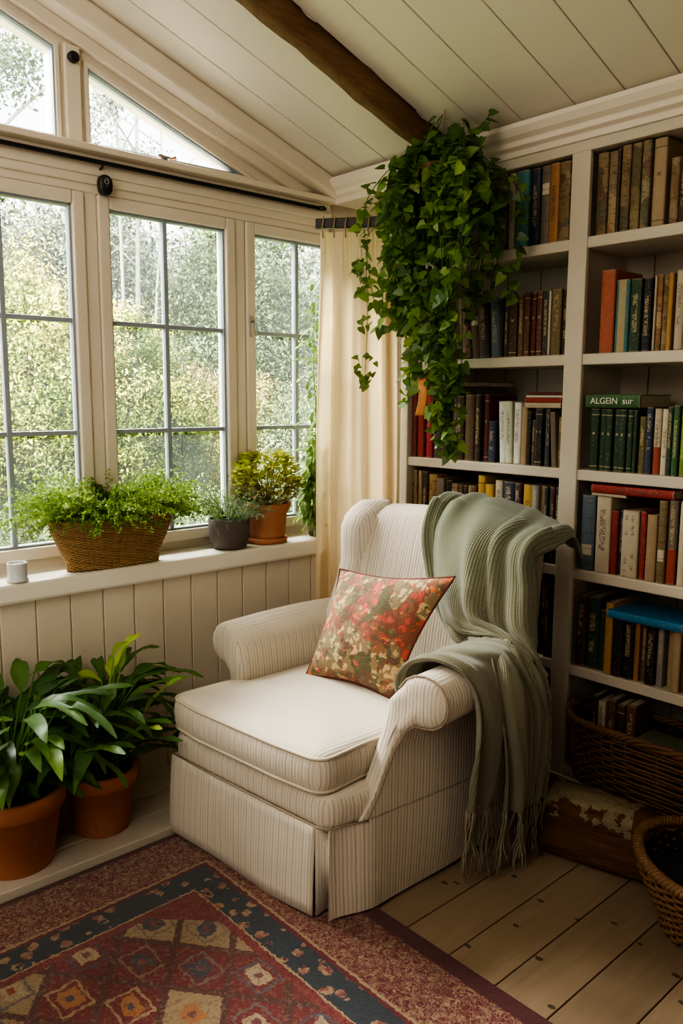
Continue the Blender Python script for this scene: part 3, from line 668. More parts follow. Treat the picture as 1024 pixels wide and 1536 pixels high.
# ---------------------------------------------------------------- rug
q = MB(); nx, ny = 60, 50
vs = []
for j in range(ny + 1):
    for i in range(nx + 1):
        x = 3.1 * i / nx; y = -2.6 * j / ny
        vs.append((x, y, .010 + .0012 * math.sin(x * 5 + y * 3)))
fs = [(j * (nx + 1) + i, j * (nx + 1) + i + 1, (j + 1) * (nx + 1) + i + 1, (j + 1) * (nx + 1) + i) for j in range(ny) for i in range(nx)]
q.add(vs, [f[::-1] for f in fs])
rim = [(0, 0), (3.1, 0), (3.1, -2.6), (0, -2.6)]
q.add([(x, y, z) for z in (0.001, .0098) for x, y in rim], [(0, 1, 5, 4), (1, 2, 6, 5), (2, 3, 7, 6), (3, 0, 4, 7), (3, 2, 1, 0)], .5, False)
rug = q.build('rug', M['rug']); rug.location = (.612, -.985, 0)
tag(rug, 'red and navy patterned wool rug with lozenges, under the armchair front', 'rug')

# ---------------------------------------------------------------- armchair
CX, CY = .945, -1.16
ch = thing('armchair', 'cream striped wingback armchair with rolled arms and skirt, before the bookcase', 'armchair', (CX, CY, 0))
def W_(x, v, z): return (x, v + .1 * x, z)
def lerp(a, b, t): return a + (b - a) * t
def smooth(t): t = max(0, min(1, t)); return t * t * (3 - 2 * t)
def catmull(P, n):
    """n samples through the points P (uniform)"""
    out = []; m = len(P) - 1
    for i in range(n):
        u = m * i / (n - 1); k = min(int(u), m - 1); t = u - k
        p0, p1, p2, p3 = P[max(k - 1, 0)], P[k], P[k + 1], P[min(k + 2, m)]
        out.append(tuple(.5 * ((2 * b) + (c - a) * t + (2 * a - 5 * b + 4 * c - d) * t * t + (-a + 3 * b - 3 * c + d) * t ** 3) for a, b, c, d in zip(p0, p1, p2, p3)))
    return out

# skirt panels
def skirt(p0, p1, n, zt, zb, flare, nrm, amp, ph):
    q = MB(); rows = 8; vs = []
    for i in range(n + 1):
        s = i / n; x = lerp(p0[0], p1[0], s); v = lerp(p0[1], p1[1], s)
        for j in range(rows + 1):
            t = j / rows
            o = flare * t ** 1.3 + amp * t * math.sin(s * 9 + ph) * .8 + .004 * math.sin(PI * t)
            z = lerp(zt, zb + .007 * math.sin(s * 7 + ph), t)
            vs.append(W_(x + nrm[0] * o, v + nrm[1] * o, z))
    fs = [(i * (rows + 1) + j, i * (rows + 1) + j + 1, (i + 1) * (rows + 1) + j + 1, (i + 1) * (rows + 1) + j) for i in range(n) for j in range(rows)]
    q.add(vs, fs); return q
S0 = .016; ZS = .292
skirt((-.355, -.018), (.335, -.030), 40, ZS, S0, .012, (0, -1), .006, .5).build('skirt_panel', M['chair'], ch, solid=.006)
def xo(v): return .374 + .040 * smooth(v / .13) + .028 * smooth((v - .08) / .45)
q = MB(); vs = []; n = 50; rows = 8
for i in range(n + 1):
    v = lerp(-.014, .90, i / n)
    for j in range(rows + 1):
        t = j / rows; dx = .004 * t * math.sin(v * 14 + 1) - .026 * t * t * smooth((v - .1) / .4) + .0012 + .006 * t * (1 - smooth(v / .2))
        vs.append(W_(xo(v) + dx, v - .012 * t * (1 - smooth(v / .15)), lerp(ZS + .002, S0 + .006 * math.sin(v * 9 + 2), t)))
q.add(vs, [(i * (rows + 1) + j, i * (rows + 1) + j + 1, (i + 1) * (rows + 1) + j + 1, (i + 1) * (rows + 1) + j) for i in range(n) for j in range(rows)])
q.build('skirt_panel', M['chair'], ch)
skirt((-.40, .90), (-.355, -.012), 30, ZS, S0, .012, (-1, 0), .006, .2).build('skirt_panel', M['chair'], ch, solid=.006)
skirt((.40, .915), (-.40, .915), 24, ZS, S0, .008, (0, 1), .005, .2).build('skirt_panel', M['chair'], ch, solid=.006)
# inverted corner pleat
q = MB()
path = [(.335, -.028), (.332, .01), (.352, .012), (.374, -.010)]
q.rings([[W_(x, v + (.006 if i in (1, 2) else 0), ZS if t == 0 else S0 + .004) for i, (x, v) in enumerate(path)] for t in (0, 1)], closed=False)
q.build('corner_pleat', M['chair'], ch, solid=.004)

# lower frame roll under the cushion
def puff(plan, prof, crown_t, crown_b, nr=6):
    """closed padded shape: plan is a polygon, prof a list of (inset, z) from bottom to top"""
    n = len(plan); cx = sum(p[0] for p in plan) / n; cy = sum(p[1] for p in plan) / n
    nrm = []
    for i in range(n):
        a, c = plan[i - 1], plan[(i + 1) % n]; dx, dy = c[0] - a[0], c[1] - a[1]; L = math.hypot(dx, dy) or 1
        nrm.append((-dy / L, dx / L))
    rs = []
    def ring(ins, z): return [W_(p[0] + m[0] * ins, p[1] + m[1] * ins, z) for p, m in zip(plan, nrm)]
    zb = prof[0][1]; zt = prof[-1][1]; i0 = prof[0][0]; i1 = prof[-1][0]
    for k in range(nr):
        f = .02 + .98 * k / nr
        rs.append([W_(cx + (p[0] + m[0] * i0 - cx) * f, cy + (p[1] + m[1] * i0 - cy) * f, zb - crown_b * (1 - f ** 2.5)) for p, m in zip(plan, nrm)])
    for ins, z in prof: rs.append(ring(ins, z))
    for k in range(nr - 1, -1, -1):
        f = .02 + .98 * k / nr
        rs.append([W_(cx + (p[0] + m[0] * i1 - cx) * f, cy + (p[1] + m[1] * i1 - cy) * f, zt + crown_t * (1 - f ** 2.5)) for p, m in zip(plan, nrm)])
    return rs
def rpoly(pts, n=7):
    """polygon with rounded corners: pts = (x, y, radius), counter-clockwise; straight edges subdivided"""
    out = []; m = len(pts)
    for i in range(m):
        p, a, c = pts[i], pts[i - 1], pts[(i + 1) % m]
        P = Vector(p[:2]); u = (Vector(a[:2]) - P).normalized(); w = (Vector(c[:2]) - P).normalized(); r = p[2]
        if r <= 0: out.append(tuple(P)); continue
        for k in range(n + 1):
            t = k / n
            out.append(tuple((P + u * r) * (1 - t) ** 2 + P * 2 * t * (1 - t) + (P + w * r) * t * t))
    res = []
    for i in range(len(out)):
        a = Vector(out[i]); c = Vector(out[(i + 1) % len(out)]); L = (c - a).length; s = max(1, int(L / .03))
        for k in range(s): res.append(tuple(a.lerp(c, k / s)))
    return res
deck = rpoly([(-.35, -.012, .05), (.372, -.022, .05), (.40, .12, .03), (.40, .85, .03), (-.35, .85, .03)])
rs = puff(deck, [(.02, .27), (.004, .285), (-.003, .31), (-.003, .35), (.004, .372), (.02, .382)], 0, 0, 3)
q = MB(); q.rings(rs, True, True); q.build('seat_deck', M['chair'], ch)
q = MB(); q.tube([W_(x, v - .004, .293) for x, v in [(-.35, -.010), (-.2, -.018), (0, -.022), (.2, -.024), (.345, -.024), (.368, -.016), (.378, .0), (.392, .05), (.412, .105)]], .0028, 6); q.build('skirt_welt', M['welt'], ch)

# T-shaped seat cushion
cu = rpoly([(-.368, -.012, .06), (-.2, -.034, .0), (.18, -.040, .0), (.362, -.030, .06), (.352, .09, .02), (.347, .16, .03), (.347, .76, .03), (-.312, .76, .03), (-.312, .255, .02), (-.362, .245, .03)])
rs = puff(cu, [(.035, .380), (.012, .386), (.003, .398), (-.003, .42), (-.004, .44), (-.003, .462), (.003, .485), (.012, .497), (.035, .505)], .022, .003, 8)
q = MB(); q.rings(rs, True, True); cush = q.build('seat_cushion', M['chair'], ch)
for z in (.491, .393):
    q = MB(); n = len(cu)
    pp = []
    for i in range(n):
        a, c = cu[i - 1], cu[(i + 1) % n]; dx, dy = c[0] - a[0], c[1] - a[1]; L = math.hypot(dx, dy) or 1
        pp.append(W_(cu[i][0] - dy / L * .004, cu[i][1] + dx / L * .004, z))
    q.tube(pp, .0052, 6, closed=True); q.build('cushion_piping', M['piping'], cush)

# rolled arms
def arm(mx, left):
    C = (.428, .608) if left else (.495, .635); r = .078; xi = .318 if left else .352
    inner = [(xi, .30), (xi, .36), (xi, .42), (xi, .48), (xi + .001, .53), (xi + .005, .575), (xi + .013, .615), (C[0] - .093, C[1] + .022), (C[0] - .066, C[1] + .055), (C[0] - .035, C[1] + .073)]
    arc = [(C[0] + r * math.cos(a), C[1] + r * math.sin(a)) for a in [math.radians(d) for d in (90, 68, 45, 22, 0, -22, -45, -68, -90)]]
    xw = .398 if left else .442
    outer = [(xw + .022, C[1] - .080), (xw + .005, C[1] - .098), (xw, .48), (xw, .42), (xw, .36), (xw, .302), (xw, .285)]
    if left: inner = [(x, z - .023 if z > .56 else z) for x, z in inner]
    sec = inner + arc + outer
    def vf(x, z):
        zz = min(z, .56)
        if left: return .27 - .20 * smooth((.47 - z) / .16)
        if z < .56 and x > .46: zz = .56
        return .235 - .135 * ((.56 - zz) / .27) ** 1.15
    def taper(x, v, z):
        if not left and z < .545 and x > .4: x = lerp(x, xo(v), smooth((.56 - z) / .06))
        return x
    spine = []
    for x, z in sec:
        spine.append(((xi + xw) / 2, z) if z < C[1] - .085 and x < xw + .02 else (C[0] - .01, C[1]) if (x >= xw + .01 or z > C[1] - .02) else (C[0] - .075, z))
    rs = []
    def ringat(dv, shrink, absolute=None):
        out = []
        for (x, z), (sx, sz) in zip(sec, spine):
            xx, zz = lerp(x, sx, shrink), lerp(z, sz, shrink)
            v = absolute if absolute is not None else vf(x, z) + dv
            out.append(W_(mx * taper(xx, v, zz), v, zz))
        return out
    rs.append(ringat(-.020, .97)); rs.append(ringat(-.020, .6)); rs.append(ringat(-.017, .3)); rs.append(ringat(-.010, .13)); rs.append(ringat(0, .03)); rs.append(ringat(.012, 0))
    for k in range(1, 9):
        f = k / 8
        out = []
        for x, z in sec:
            v = lerp(vf(x, z) + .012, .93 if left else .70, f)
            zz = z + (.012 * math.sin(f * PI) if z > .55 else 0)
            out.append(W_(mx * taper(x, v, zz), v, zz))
        rs.append(out)
    if mx < 0: rs = [r_[::-1] for r_ in rs]
    q = MB(); q.rings(rs, True, True); a = q.build('arm', M['chair'], ch, recalc=True)
    # welt around the scroll face and down the outer front edge
    if not left:
        pts = []
        for i, (x, z) in enumerate(sec[::-1]):
            if x > .42 or z > C[1] - .02:
                v = vf(x, z) - .003; pts.append(W_(mx * (taper(x, v, z) + (.003 if x > C[0] else -.001)), v, z))
        q = MB(); q.tube(pts, .0028, 6); q.build('arm_welt', M['welt'], a)
    return a
arm(1, False); la = arm(-1, True)

# back and wings
prof = [(.74, .36), (.765, .5), (.79, .65), (.82, .80), (.85, .93), (.872, 1.0), (.895, 1.05), (.93, 1.082), (.97, 1.09), (1.01, 1.075), (1.035, 1.04), (1.035, .98), (1.02, .8), (1.0, .6), (.97, .4), (.945, .28)]
rs = []
xsn = [(-.395, .5), (-.39, .15), (-.37, .03)] + [(-.36 + .70 * i / 14, 0) for i in range(15)] + [(.352, .03), (.365, .15), (.37, .5)]
cv, cz_ = .93, .7
for x, sh in xsn:
    xm = (x + .005) / .37
    arch = -.02 * xm ** 2
    fwd = -.05 * smooth((abs(xm) - .55) / .45)
    out = []
    for i, (v, z) in enumerate(prof):
        vv = v + (fwd if i < 7 else fwd * .3); zz = z + (arch if z > .9 else 0)
        out.append(W_(x, lerp(vv, cv, sh), lerp(zz, cz_, sh * .12)))
    rs.append(out)
q = MB(); q.rings(rs, True, True); q.build('backrest', M['chair'], ch, recalc=True)
def wing(mx, cx, right):
    rs = []
    zs = [.62 if right else .55, .64, .70, .78, .86, .93, .99, 1.035, 1.068, 1.086, 1.092]
    for i, z in enumerate(zs):
        t = (z - .55) / .54
        vfz = lerp(.66, .79, smooth(t * 1.6)) + (.05 * smooth((z - .98) / .11))
        vb = (.95 if right else .985) - (.02 if z > 1.05 else 0)
        hw = (.045 if right else .062) + .008 * math.sin(t * PI)
        if z > 1.03: hw *= max(.35, 1 - ((z - 1.03) / .066) ** 2 * .7); vfz += .045 * ((z - 1.03) / .062) ** 2
        x0 = cx + .018 * smooth(t) + (.105 * smooth((z - .93) / .11) if right else 0)
        n = 20; out = []
        for k in range(n):
            a = 2 * PI * k / n; ca, sa = math.cos(a), math.sin(a)
            ex = math.copysign(abs(ca) ** .75, ca); ey = math.copysign(abs(sa) ** .75, sa)
            v = (vfz + vb) / 2 + ey * (vb - vfz) / 2
            xx = x0 + ex * hw - .06 * max(0, (v - vfz) / (vb - vfz)) * (1 if not right else .4)
            out.append(W_(mx * xx, v, z))
        rs.append(out)
    q = MB(); q.rings(rs, True, True); o = q.build('wing', M['chair'], ch, recalc=True)
    return o
wing(-1, .345, False); wing(1, .325, True)

# ---------------------------------------------------------------- cushion
def bil(c, s, t):
    return [lerp(lerp(c[0][k], c[1][k], s), lerp(c[3][k], c[2][k], s), t) for k in range(3)]
pc = [(.772, -.770, .512), (1.150, -.715, .520), (1.262, -.545, .925), (.705, -.545, .862)]     # BL BR TR TL (front face seen from the seat)
ctr = Vector([sum(p[k] for p in pc) / 4 for k in range(3)])
nr = (Vector(pc[1]) - Vector(pc[0])).cross(Vector(pc[3]) - Vector(pc[0])).normalized()
N_ = 26; fr, bk = [], []
for j in range(N_ + 1):
    for i in range(N_ + 1):
        s, t = i / N_, j / N_
        # edges pull in between the corners
        s2 = s + (.5 - s) * .11 * math.sin(PI * t) * abs(2 * s - 1) ** 3; t2 = t + (.5 - t) * .11 * math.sin(PI * s) * abs(2 * t - 1) ** 3
        p = Vector(bil(pc, s2, t2))
        hgt = .085 * ((math.sin(PI * s) * math.sin(PI * t)) ** .55) if 0 < i < N_ and 0 < j < N_ else 0
        hgt += .004 * math.sin(s * 17 + t * 5) * math.sin(PI * s) * math.sin(PI * t)
        fr.append(tuple(p + nr * hgt - ctr)); bk.append(tuple(p - nr * hgt * .62 - ctr))
fs = [(j * (N_ + 1) + i, j * (N_ + 1) + i + 1, (j + 1) * (N_ + 1) + i + 1, (j + 1) * (N_ + 1) + i) for j in range(N_) for i in range(N_)]
q = MB(); q.add(fr, fs); q.add(bk, [f[::-1] for f in fs])
pil = q.build('throw_pillow', M['floral']); pil.location = ctr
tag(pil, 'square floral cushion in red, orange and cream leaning in the armchair', 'cushion')
q = MB(); e = [i for i in range(N_ + 1)] + [j * (N_ + 1) + N_ for j in range(1, N_ + 1)] + [N_ * (N_ + 1) + i for i in range(N_ - 1, -1, -1)] + [j * (N_ + 1) for j in range(N_ - 1, 0, -1)]
q.tube([fr[i] for i in e], .004, 6, closed=True); q.build('edge_piping', paint('cushion_piping_red', (.16, .045, .03), .85, .3, .1, 40), pil)

# ---------------------------------------------------------------- throw blanket
def sheet(rows, nu, nv, amp, freq, phase, ampf=None):
    """rows: list of polylines (each a list of 3D points) from the top down; returns grid[v][u]"""
    R0 = [catmull(r_, nu) for r_ in rows]
    g = [[None] * nu for _ in range(nv)]
    for i in range(nu):
        c = catmull([r_[i] for r_ in R0], nv)
        for j in range(nv): g[j][i] = Vector(c[j])
    out = [[None] * nu for _ in range(nv)]
    for j in range(nv):
        for i in range(nu):
            a = g[j][max(i - 1, 0)]; c = g[j][min(i + 1, nu - 1)]; d = g[max(j - 1, 0)][i]; e = g[min(j + 1, nv - 1)][i]
            n = (c - a).cross(e - d); n = -n.normalized() if n.length > 1e-9 else Vector((0, 0, 0))
            u, v = i / (nu - 1), j / (nv - 1)
            w = (u + .10 * math.sin(u * 5.5 + v * 1.3)) * freq + phase + .35 * math.sin(v * 4 + u * 3)
            h = (abs(math.sin(w * PI)) ** .8 - .35) + .40 * math.sin(w * 2.7 * PI + v * 2.5 + 1) + .16 * math.sin(w * 6.1 * PI - v * 3)
            k = amp * (ampf(u, v) if ampf else 1)
            out[j][i] = g[j][i] + n * h * k
    return out
def sheet_mb(grids, kn):
    q = MB(); uvs = []
    for g, (lu, lv) in zip(grids, kn):
        nv, nu = len(g), len(g[0])
        q.add([p for r_ in g for p in r_], [(j * nu + i, j * nu + i + 1, (j + 1) * nu + i + 1, (j + 1) * nu + i) for j in range(nv - 1) for i in range(nu - 1)])
        for j in range(nv):
            for i in range(nu): uvs.append((lu * i / (nu - 1), lv * j / (nv - 1), 0))
    return q, uvs
TH1 = [
    [(.93, -.085, 1.02), (1.05, -.07, 1.03), (1.2, -.06, 1.03), (1.34, -.07, 1.0), (1.47, -.12, .96)],
    [(.90, -.150, 1.105), (1.02, -.14, 1.120), (1.17, -.135, 1.122), (1.33, -.16, 1.095), (1.485, -.20, 1.045)],
    [(.888, -.225, 1.105), (1.0, -.23, 1.115), (1.15, -.24, 1.118), (1.31, -.26, 1.095), (1.495, -.30, 1.045)],
    [(.925, -.300, 1.02), (1.02, -.33, 1.03), (1.13, -.37, 1.035), (1.29, -.42, 1.045), (1.465, -.40, 1.005)],
    [(.985, -.335, .90), (1.06, -.375, .90), (1.14, -.43, .89), (1.28, -.475, .90), (1.485, -.42, .90)],
    [(1.08, -.38, .79), (1.14, -.42, .785), (1.20, -.475, .78), (1.31, -.51, .785), (1.50, -.44, .78)],
    [(1.185, -.42, .72), (1.26, -.48, .735), (1.35, -.53, .745), (1.45, -.53, .735), (1.53, -.45, .68)],
    [(1.31, -.50, .722), (1.39, -.55, .745), (1.47, -.57, .735), (1.545, -.52, .66), (1.532, -.435, .58)],
    [(1.50, -.66, .725), (1.548, -.62, .665), (1.557, -.56, .61), (1.553, -.48, .55), (1.513, -.41, .48)],
    [(1.545, -.655, .52), (1.55, -.60, .49), (1.548, -.53, .46), (1.535, -.44, .42), (1.487, -.375, .37)],
    [(1.52, -.60, .36), (1.525, -.55, .34), (1.52, -.49, .32), (1.51, -.41, .30), (1.467, -.35, .27)],
    [(1.50, -.575, .225), (1.505, -.53, .215), (1.50, -.47, .205), (1.49, -.39, .20), (1.452, -.335, .19)],
]
def a1(u, v):
    return (.35 + .9 * smooth((v - .02) / .2)) * (.35 + smooth(u / .15)) * (1.25 if .2 < v < .6 else .85)
g1 = sheet(TH1, 110, 130, .020, 4.1, .3, a1)
TH2 = [
    [(1.275, -.82, .585), (1.28, -.70, .59), (1.285, -.58, .60), (1.29, -.47, .62)],
    [(1.285, -.835, .655), (1.29, -.715, .665), (1.295, -.59, .67), (1.30, -.48, .68)],
    [(1.335, -.835, .712), (1.34, -.72, .722), (1.345, -.60, .727), (1.36, -.48, .732)],
    [(1.41, -.82, .737), (1.42, -.715, .745), (1.43, -.60, .748), (1.44, -.48, .75)],
    [(1.485, -.795, .720), (1.49, -.70, .725), (1.495, -.59, .73), (1.50, -.47, .73)],
    [(1.523, -.775, .665), (1.528, -.69, .672), (1.53, -.58, .675), (1.525, -.46, .67)],
    [(1.533, -.765, .59), (1.537, -.685, .59), (1.535, -.57, .59), (1.52, -.44, .58)],
    [(1.520, -.755, .48), (1.522, -.68, .48), (1.52, -.57, .47), (1.50, -.43, .46)],
    [(1.492, -.735, .36), (1.492, -.66, .355), (1.49, -.56, .345), (1.475, -.42, .33)],
    [(1.468, -.715, .262), (1.468, -.645, .255), (1.466, -.555, .245), (1.455, -.42, .235)],
]
g2 = sheet(TH2, 60, 80, .011, 4.2, .1, lambda u, v: .7 + .8 * smooth((v - .3) / .4))
for g in (g2,):
    for r_ in g:
        for p in r_: pass
q, uvs = sheet_mb([g1, g2], [(.62, 1.35), (.42, .85)])
org = Vector((1.40, -.35, 0))
q.v = [tuple(Vector(p) - org) for p in q.v]
th = thing('throw_blanket', 'sage green knitted throw with fringe draped over the armchair back and arm', 'throw blanket', org)
q.build('knit_cloth', M['throw'], th, solid=.006, attrs={'knit': uvs})
q = MB()
def strand(p, ln, yo):
    k = 7; pts = []
    dx, dy = R(-.02, .02), R(-.045, .03) + yo
    for i in range(k):
        t = i / (k - 1)
        pts.append((p[0] + dx * t * t + .006 * math.sin(t * 7 + yo * 90) - org.x, p[1] + dy * t ** 1.5 + .006 * math.sin(t * 6 + dx * 300) - org.y, max(.005, p[2] - ln * t)))
    q.tube(pts, [.0032 - .0012 * i / (k - 1) for i in range(k)], 5)
for g, n, l0, l1 in ((g2[-1], 30, .15, .235), (g1[-1], 22, .13, .20)):
    for i in range(n):
        p = g[int(i / (n - 1) * (len(g) - 1))]
        for _ in range(2): strand(p, R(l0, l1), R(-.02, .02))
q.build('fringe', M['fringe'], th)

# ---------------------------------------------------------------- curtain on its rail
P0, P1 = Vector((.222, -.238, 0)), Vector((.492, -.038, 0))
dr = (P1 - P0).normalized(); pn = Vector((dr.y, -dr.x, 0)); L_ = (P1 - P0).length
q = MB(); nu, nv = 150, 40; vs = []
for j in range(nv + 1):
    t = j / nv; z = lerp(2.19, .03, t)
    for i in range(nu + 1):
        s = i / nu
        dep = .010 + .024 * smooth(t * 5) * (.75 + .35 * math.sin(s * 7 + 1))
        ph = s * 2 * PI * 3.6 + .8 * math.sin(t * 2.2 + s * 3) + .9 * math.sin(s * 7)
        off = dep * math.sin(ph) + .007 * math.sin(ph * 2.3 + t * 2) * smooth(t * 4) + .003 * math.sin(s * 130) * (1 - smooth(t * 8))
        spread = lerp(.96, 1.04, smooth(t * 2))
        p = P0 + dr * L_ * (.5 + (s - .5) * spread) + pn * off
        vs.append((p.x, p.y, z))
q.add(vs, [(j * (nu + 1) + i, j * (nu + 1) + i + 1, (j + 1) * (nu + 1) + i + 1, (j + 1) * (nu + 1) + i) for j in range(nv) for i in range(nu)])
cur = thing('curtain', 'cream pleated floor-length curtain hanging in the corner by the bookcase', 'curtain', (0, 0, 0))
q.build('curtain_cloth', M['curtain'], cur)
for i in range(7):
    s = .06 + .145 * i; p = P0 + dr * L_ * s; q = MB()
    q.tube([(p.x + pn.x * .012, p.y + pn.y * .012, 2.165), (p.x + pn.x * .026, p.y + pn.y * .026, 2.20), (p.x + pn.x * .022 + dr.x * .006, p.y + pn.y * .022 + dr.y * .006, 2.247), (p.x, p.y, 2.252)], .003, 6)
    q.build('curtain_hook', M['string'], cur)
A_, B_ = P0 - dr * .012, P1 + dr * .03
q = MB(); w_ = pn * .014
q.prism([(0, 0)] * 0 or [(A_.x - w_.x, A_.y - w_.y), (B_.x - w_.x, B_.y - w_.y), (B_.x + w_.x, B_.y + w_.y), (A_.x + w_.x, A_.y + w_.y)], 2.205, 2.245, 'z')
rl = q.build('curtain_rail', M['darkrail'], bevel=.003, recalc=True); tag(rl, 'short dark wooden rail carrying the curtain across the corner', 'curtain rail')
# long curtain rod along the window header
rod = thing('curtain_rod', 'long thin black curtain rod across the windows', 'curtain rod', (.06, -2, 2.337))
q = MB(); q.tube([(0, -2.2 + .4 * 0, 0), (0, 1.90, 0)], .0085, 12); q.build('rod', M['black'], rod)
q = MB(); q.tube([(0, 1.90, 0), (.01, 1.92, 0), (.02, 1.925, -.005)], [.0095, .012, .006], 12); q.build('finial', M['black'], rod)
q = MB(); q.tube([(-.062, .872, -.02), (-.03, .872, -.022), (0, .872, -.012), (.0, .872, 0)], .004, 8); q.build('bracket', M['black'], rod)

# ---------------------------------------------------------------- leaves
def leaf_lance(mb, base, yaw, pitch, L, Wd, droop, tint, fold=.25, seg=7):
    """arching lance leaf, base at `base`"""
    pts = []; p = Vector(base); pt = pitch
    for i in range(seg + 1):
        pts.append((p.copy(), pt)); d = Vector((math.cos(pt) * math.cos(yaw), math.cos(pt) * math.sin(yaw), math.sin(pt)))
        p = p + d * (L / seg); pt -= droop / seg
    side = Vector((-math.sin(yaw), math.cos(yaw), 0)); vs = []; ts = []
    for i, (c, a) in enumerate(pts):
        t = i / seg; w = Wd * (math.sin(PI * min(1, t * .96 + .02)) ** .8) * (1.25 - .75 * t) if 0 < i < seg else .001
        up = Vector((-math.sin(a) * math.cos(yaw), -math.sin(a) * math.sin(yaw), math.cos(a)))
        wv = .006 * math.sin(t * 9)
        vs += [c + side * w + up * (w * fold + wv), c, c - side * w + up * (w * fold - wv)]
        ts += [tint, tint + .08, tint]
    fs = []
    for i in range(seg):
        a = i * 3; fs += [(a, a + 3, a + 4, a + 1), (a + 1, a + 4, a + 5, a + 2)]
    mb.add(vs, fs, ts)
HEART = [(0, 0), (-.12, .28), (.05, .5), (.42, .42), (.75, .2), (1, 0)]
def leaf_heart(mb, p, d, nrm, s, tint, fold=.18):
    d = d.normalized(); sd = nrm.cross(d)
    if sd.length < 1e-4: sd = d.orthogonal()
    sd.normalize(); up = d.cross(sd)
    vs = [p, p + d * s * .5 - up * s * .02, p + d * s - up * s * .1]
    for sg in (1, -1):
        for u, w in HEART[1:5]: vs.append(p + d * u * s + sd * w * s * sg * .85 + up * s * (fold * w - .12 * u * u))
    fs = [(0, 3, 4, 1), (1, 4, 5, 6), (1, 6, 2), (0, 1, 8, 7), (1, 10, 9, 8), (1, 2, 10)]
    mb.add(vs, fs, [tint] * 3 + [tint - .04] * 8)
def leaf_quad(mb, p, d, nrm, L, w, tint):
    sd = nrm.cross(d); sd = sd.normalized() if sd.length > 1e-5 else d.orthogonal()
    mb.add([p, p + d * L * .5 + sd * w, p + d * L, p + d * L * .5 - sd * w], [(0, 1, 2, 3)], tint)
def rv():
    while True:
        v = Vector((R(-1, 1), R(-1, 1), R(-1, 1)))
        if .05 < v.length < 1: return v.normalized()
def pot_profile(r, h, rimh, rimo, base):
    return [(.001, 0), (base, 0), (base + .004, .004), (r - rimo - .004, h - rimh), (r - rimo, h - rimh), (r - .002, h - rimh + .004), (r, h - .004), (r - .004, h), (r - .016, h), (r - .02, h - .012), (r - .03, h - rimh), (.001, h - rimh)]

# ---------------------------------------------------------------- peace lilies on the step
def lily(name, label, loc, r, h, n, L, seed, tall=None, hmax=.4, spread=1.0, base=None, av=()):
    random.seed(seed)
    t = thing(name, label, 'potted plant', loc, group='potted lilies on the step')
    q = MB(); q.lathe(pot_profile(r, h, h * .24, .012, base or r * .68), 48); q.build('pot', M['terra'], t)
    q = MB(); q.lathe([(.001, h - .03), (r - .02, h - .034)], 32); q.build('soil', M['soil'], t)
    lf = MB(); st = MB()
    for i in range(n):
        yaw = R(0, 2 * PI); rr = R(.0, r * .55); k = i / n
        if any(abs((yaw - a_ + PI) % (2 * PI) - PI) < w_ for a_, w_ in av): yaw += PI * R(.7, 1.3)
        b0 = Vector((math.cos(yaw) * rr, math.sin(yaw) * rr, h - .035))
        out = R(.03, .17) * spread * (1.2 - .5 * k); hh = lerp(.05, hmax, k ** .8) * R(.75, 1.1)
        b1 = b0 + Vector((math.cos(yaw) * out, math.sin(yaw) * out, hh))
        mid = b0.lerp(b1, .5) + Vector((-math.cos(yaw) * out * .25, -math.sin(yaw) * out * .25, hh * .12))
        st.tube([b0, mid, b1], [.004, .0035, .0025], 5, .55)
        tint = max(.05, min(.95, random.gauss(.36, .13) + (.25 if random.random() < .12 else 0)))
        leaf_lance(lf, b1, yaw + R(-.5, .5), R(.1, .75), L * R(.7, 1.15), L * R(.10, .15), R(.6, 1.7), tint, R(.15, .4))
    for (dx, dy, z, yw, pt, ln, tn) in (tall or []):
        b1 = Vector((dx, dy, z)); st.tube([(dx * .2, dy * .2, h - .03), (dx * .6, dy * .6, (z + h) / 2 + .02), b1], [.005, .004, .003], 5, .75)
        leaf_lance(lf, b1, yw, pt, ln, ln * .17, .5, tn, .35)
    lim = .19 - loc[0]
    for b_ in (lf, st): b_.v = [(x if x > lim + .07 else lim + .07 * math.exp((x - lim - .07) / .07), y, z) for x, y, z in b_.v]
    lf.build('foliage', M['leaf_lily'], t); st.build('stem', M['leaf_lily'], t)
    return t
lily('potted_lily', 'broad-leaved green lily in the front terracotta pot on the step', (.455, -1.70, .034), .158, .255, 125, .235, 3, hmax=.33, spread=1.05)
tl = [(.02, .06, .56, 1.2, 1.1, .14, .95), (.0, .05, .52, 2.6, .5, .13, .98), (.03, .05, .60, .2, .9, .13, .85), (-.02, .03, .50, 3.6, .3, .15, .9), (.03, .04, .49, -.6, .1, .16, .5), (.10, .12, .40, .9, 1.0, .18, .75),
      (.13, .06, .36, .4, .5, .13, .95), (.05, -.02, .46, -1.2, .25, .17, .42), (.02, .08, .55, 1.9, 1.3, .12, .9), (-.05, -.03, .44, -2.4, .2, .17, .7), (-.02, .0, .40, 2.9, .4, .18, .65)]
lily('potted_lily', 'taller green lily with bright new leaves in the terracotta pot nearer the armchair', (.43, -1.40, .034), .132, .22, 100, .215, 11, tl, hmax=.33, spread=1.0, av=((0, .5),))
lily('potted_lily', 'dark-leaved lily at the picture edge, behind the front terracotta pot', (.30, -1.90, .034), .12, .2, 30, .2, 21, [(.02, .12, .46, .8, .9, .16, .3), (.06, .16, .44, .4, .9, .15, .15), (.02, .05, .52, 1.4, .3, .15, .4)], hmax=.36)

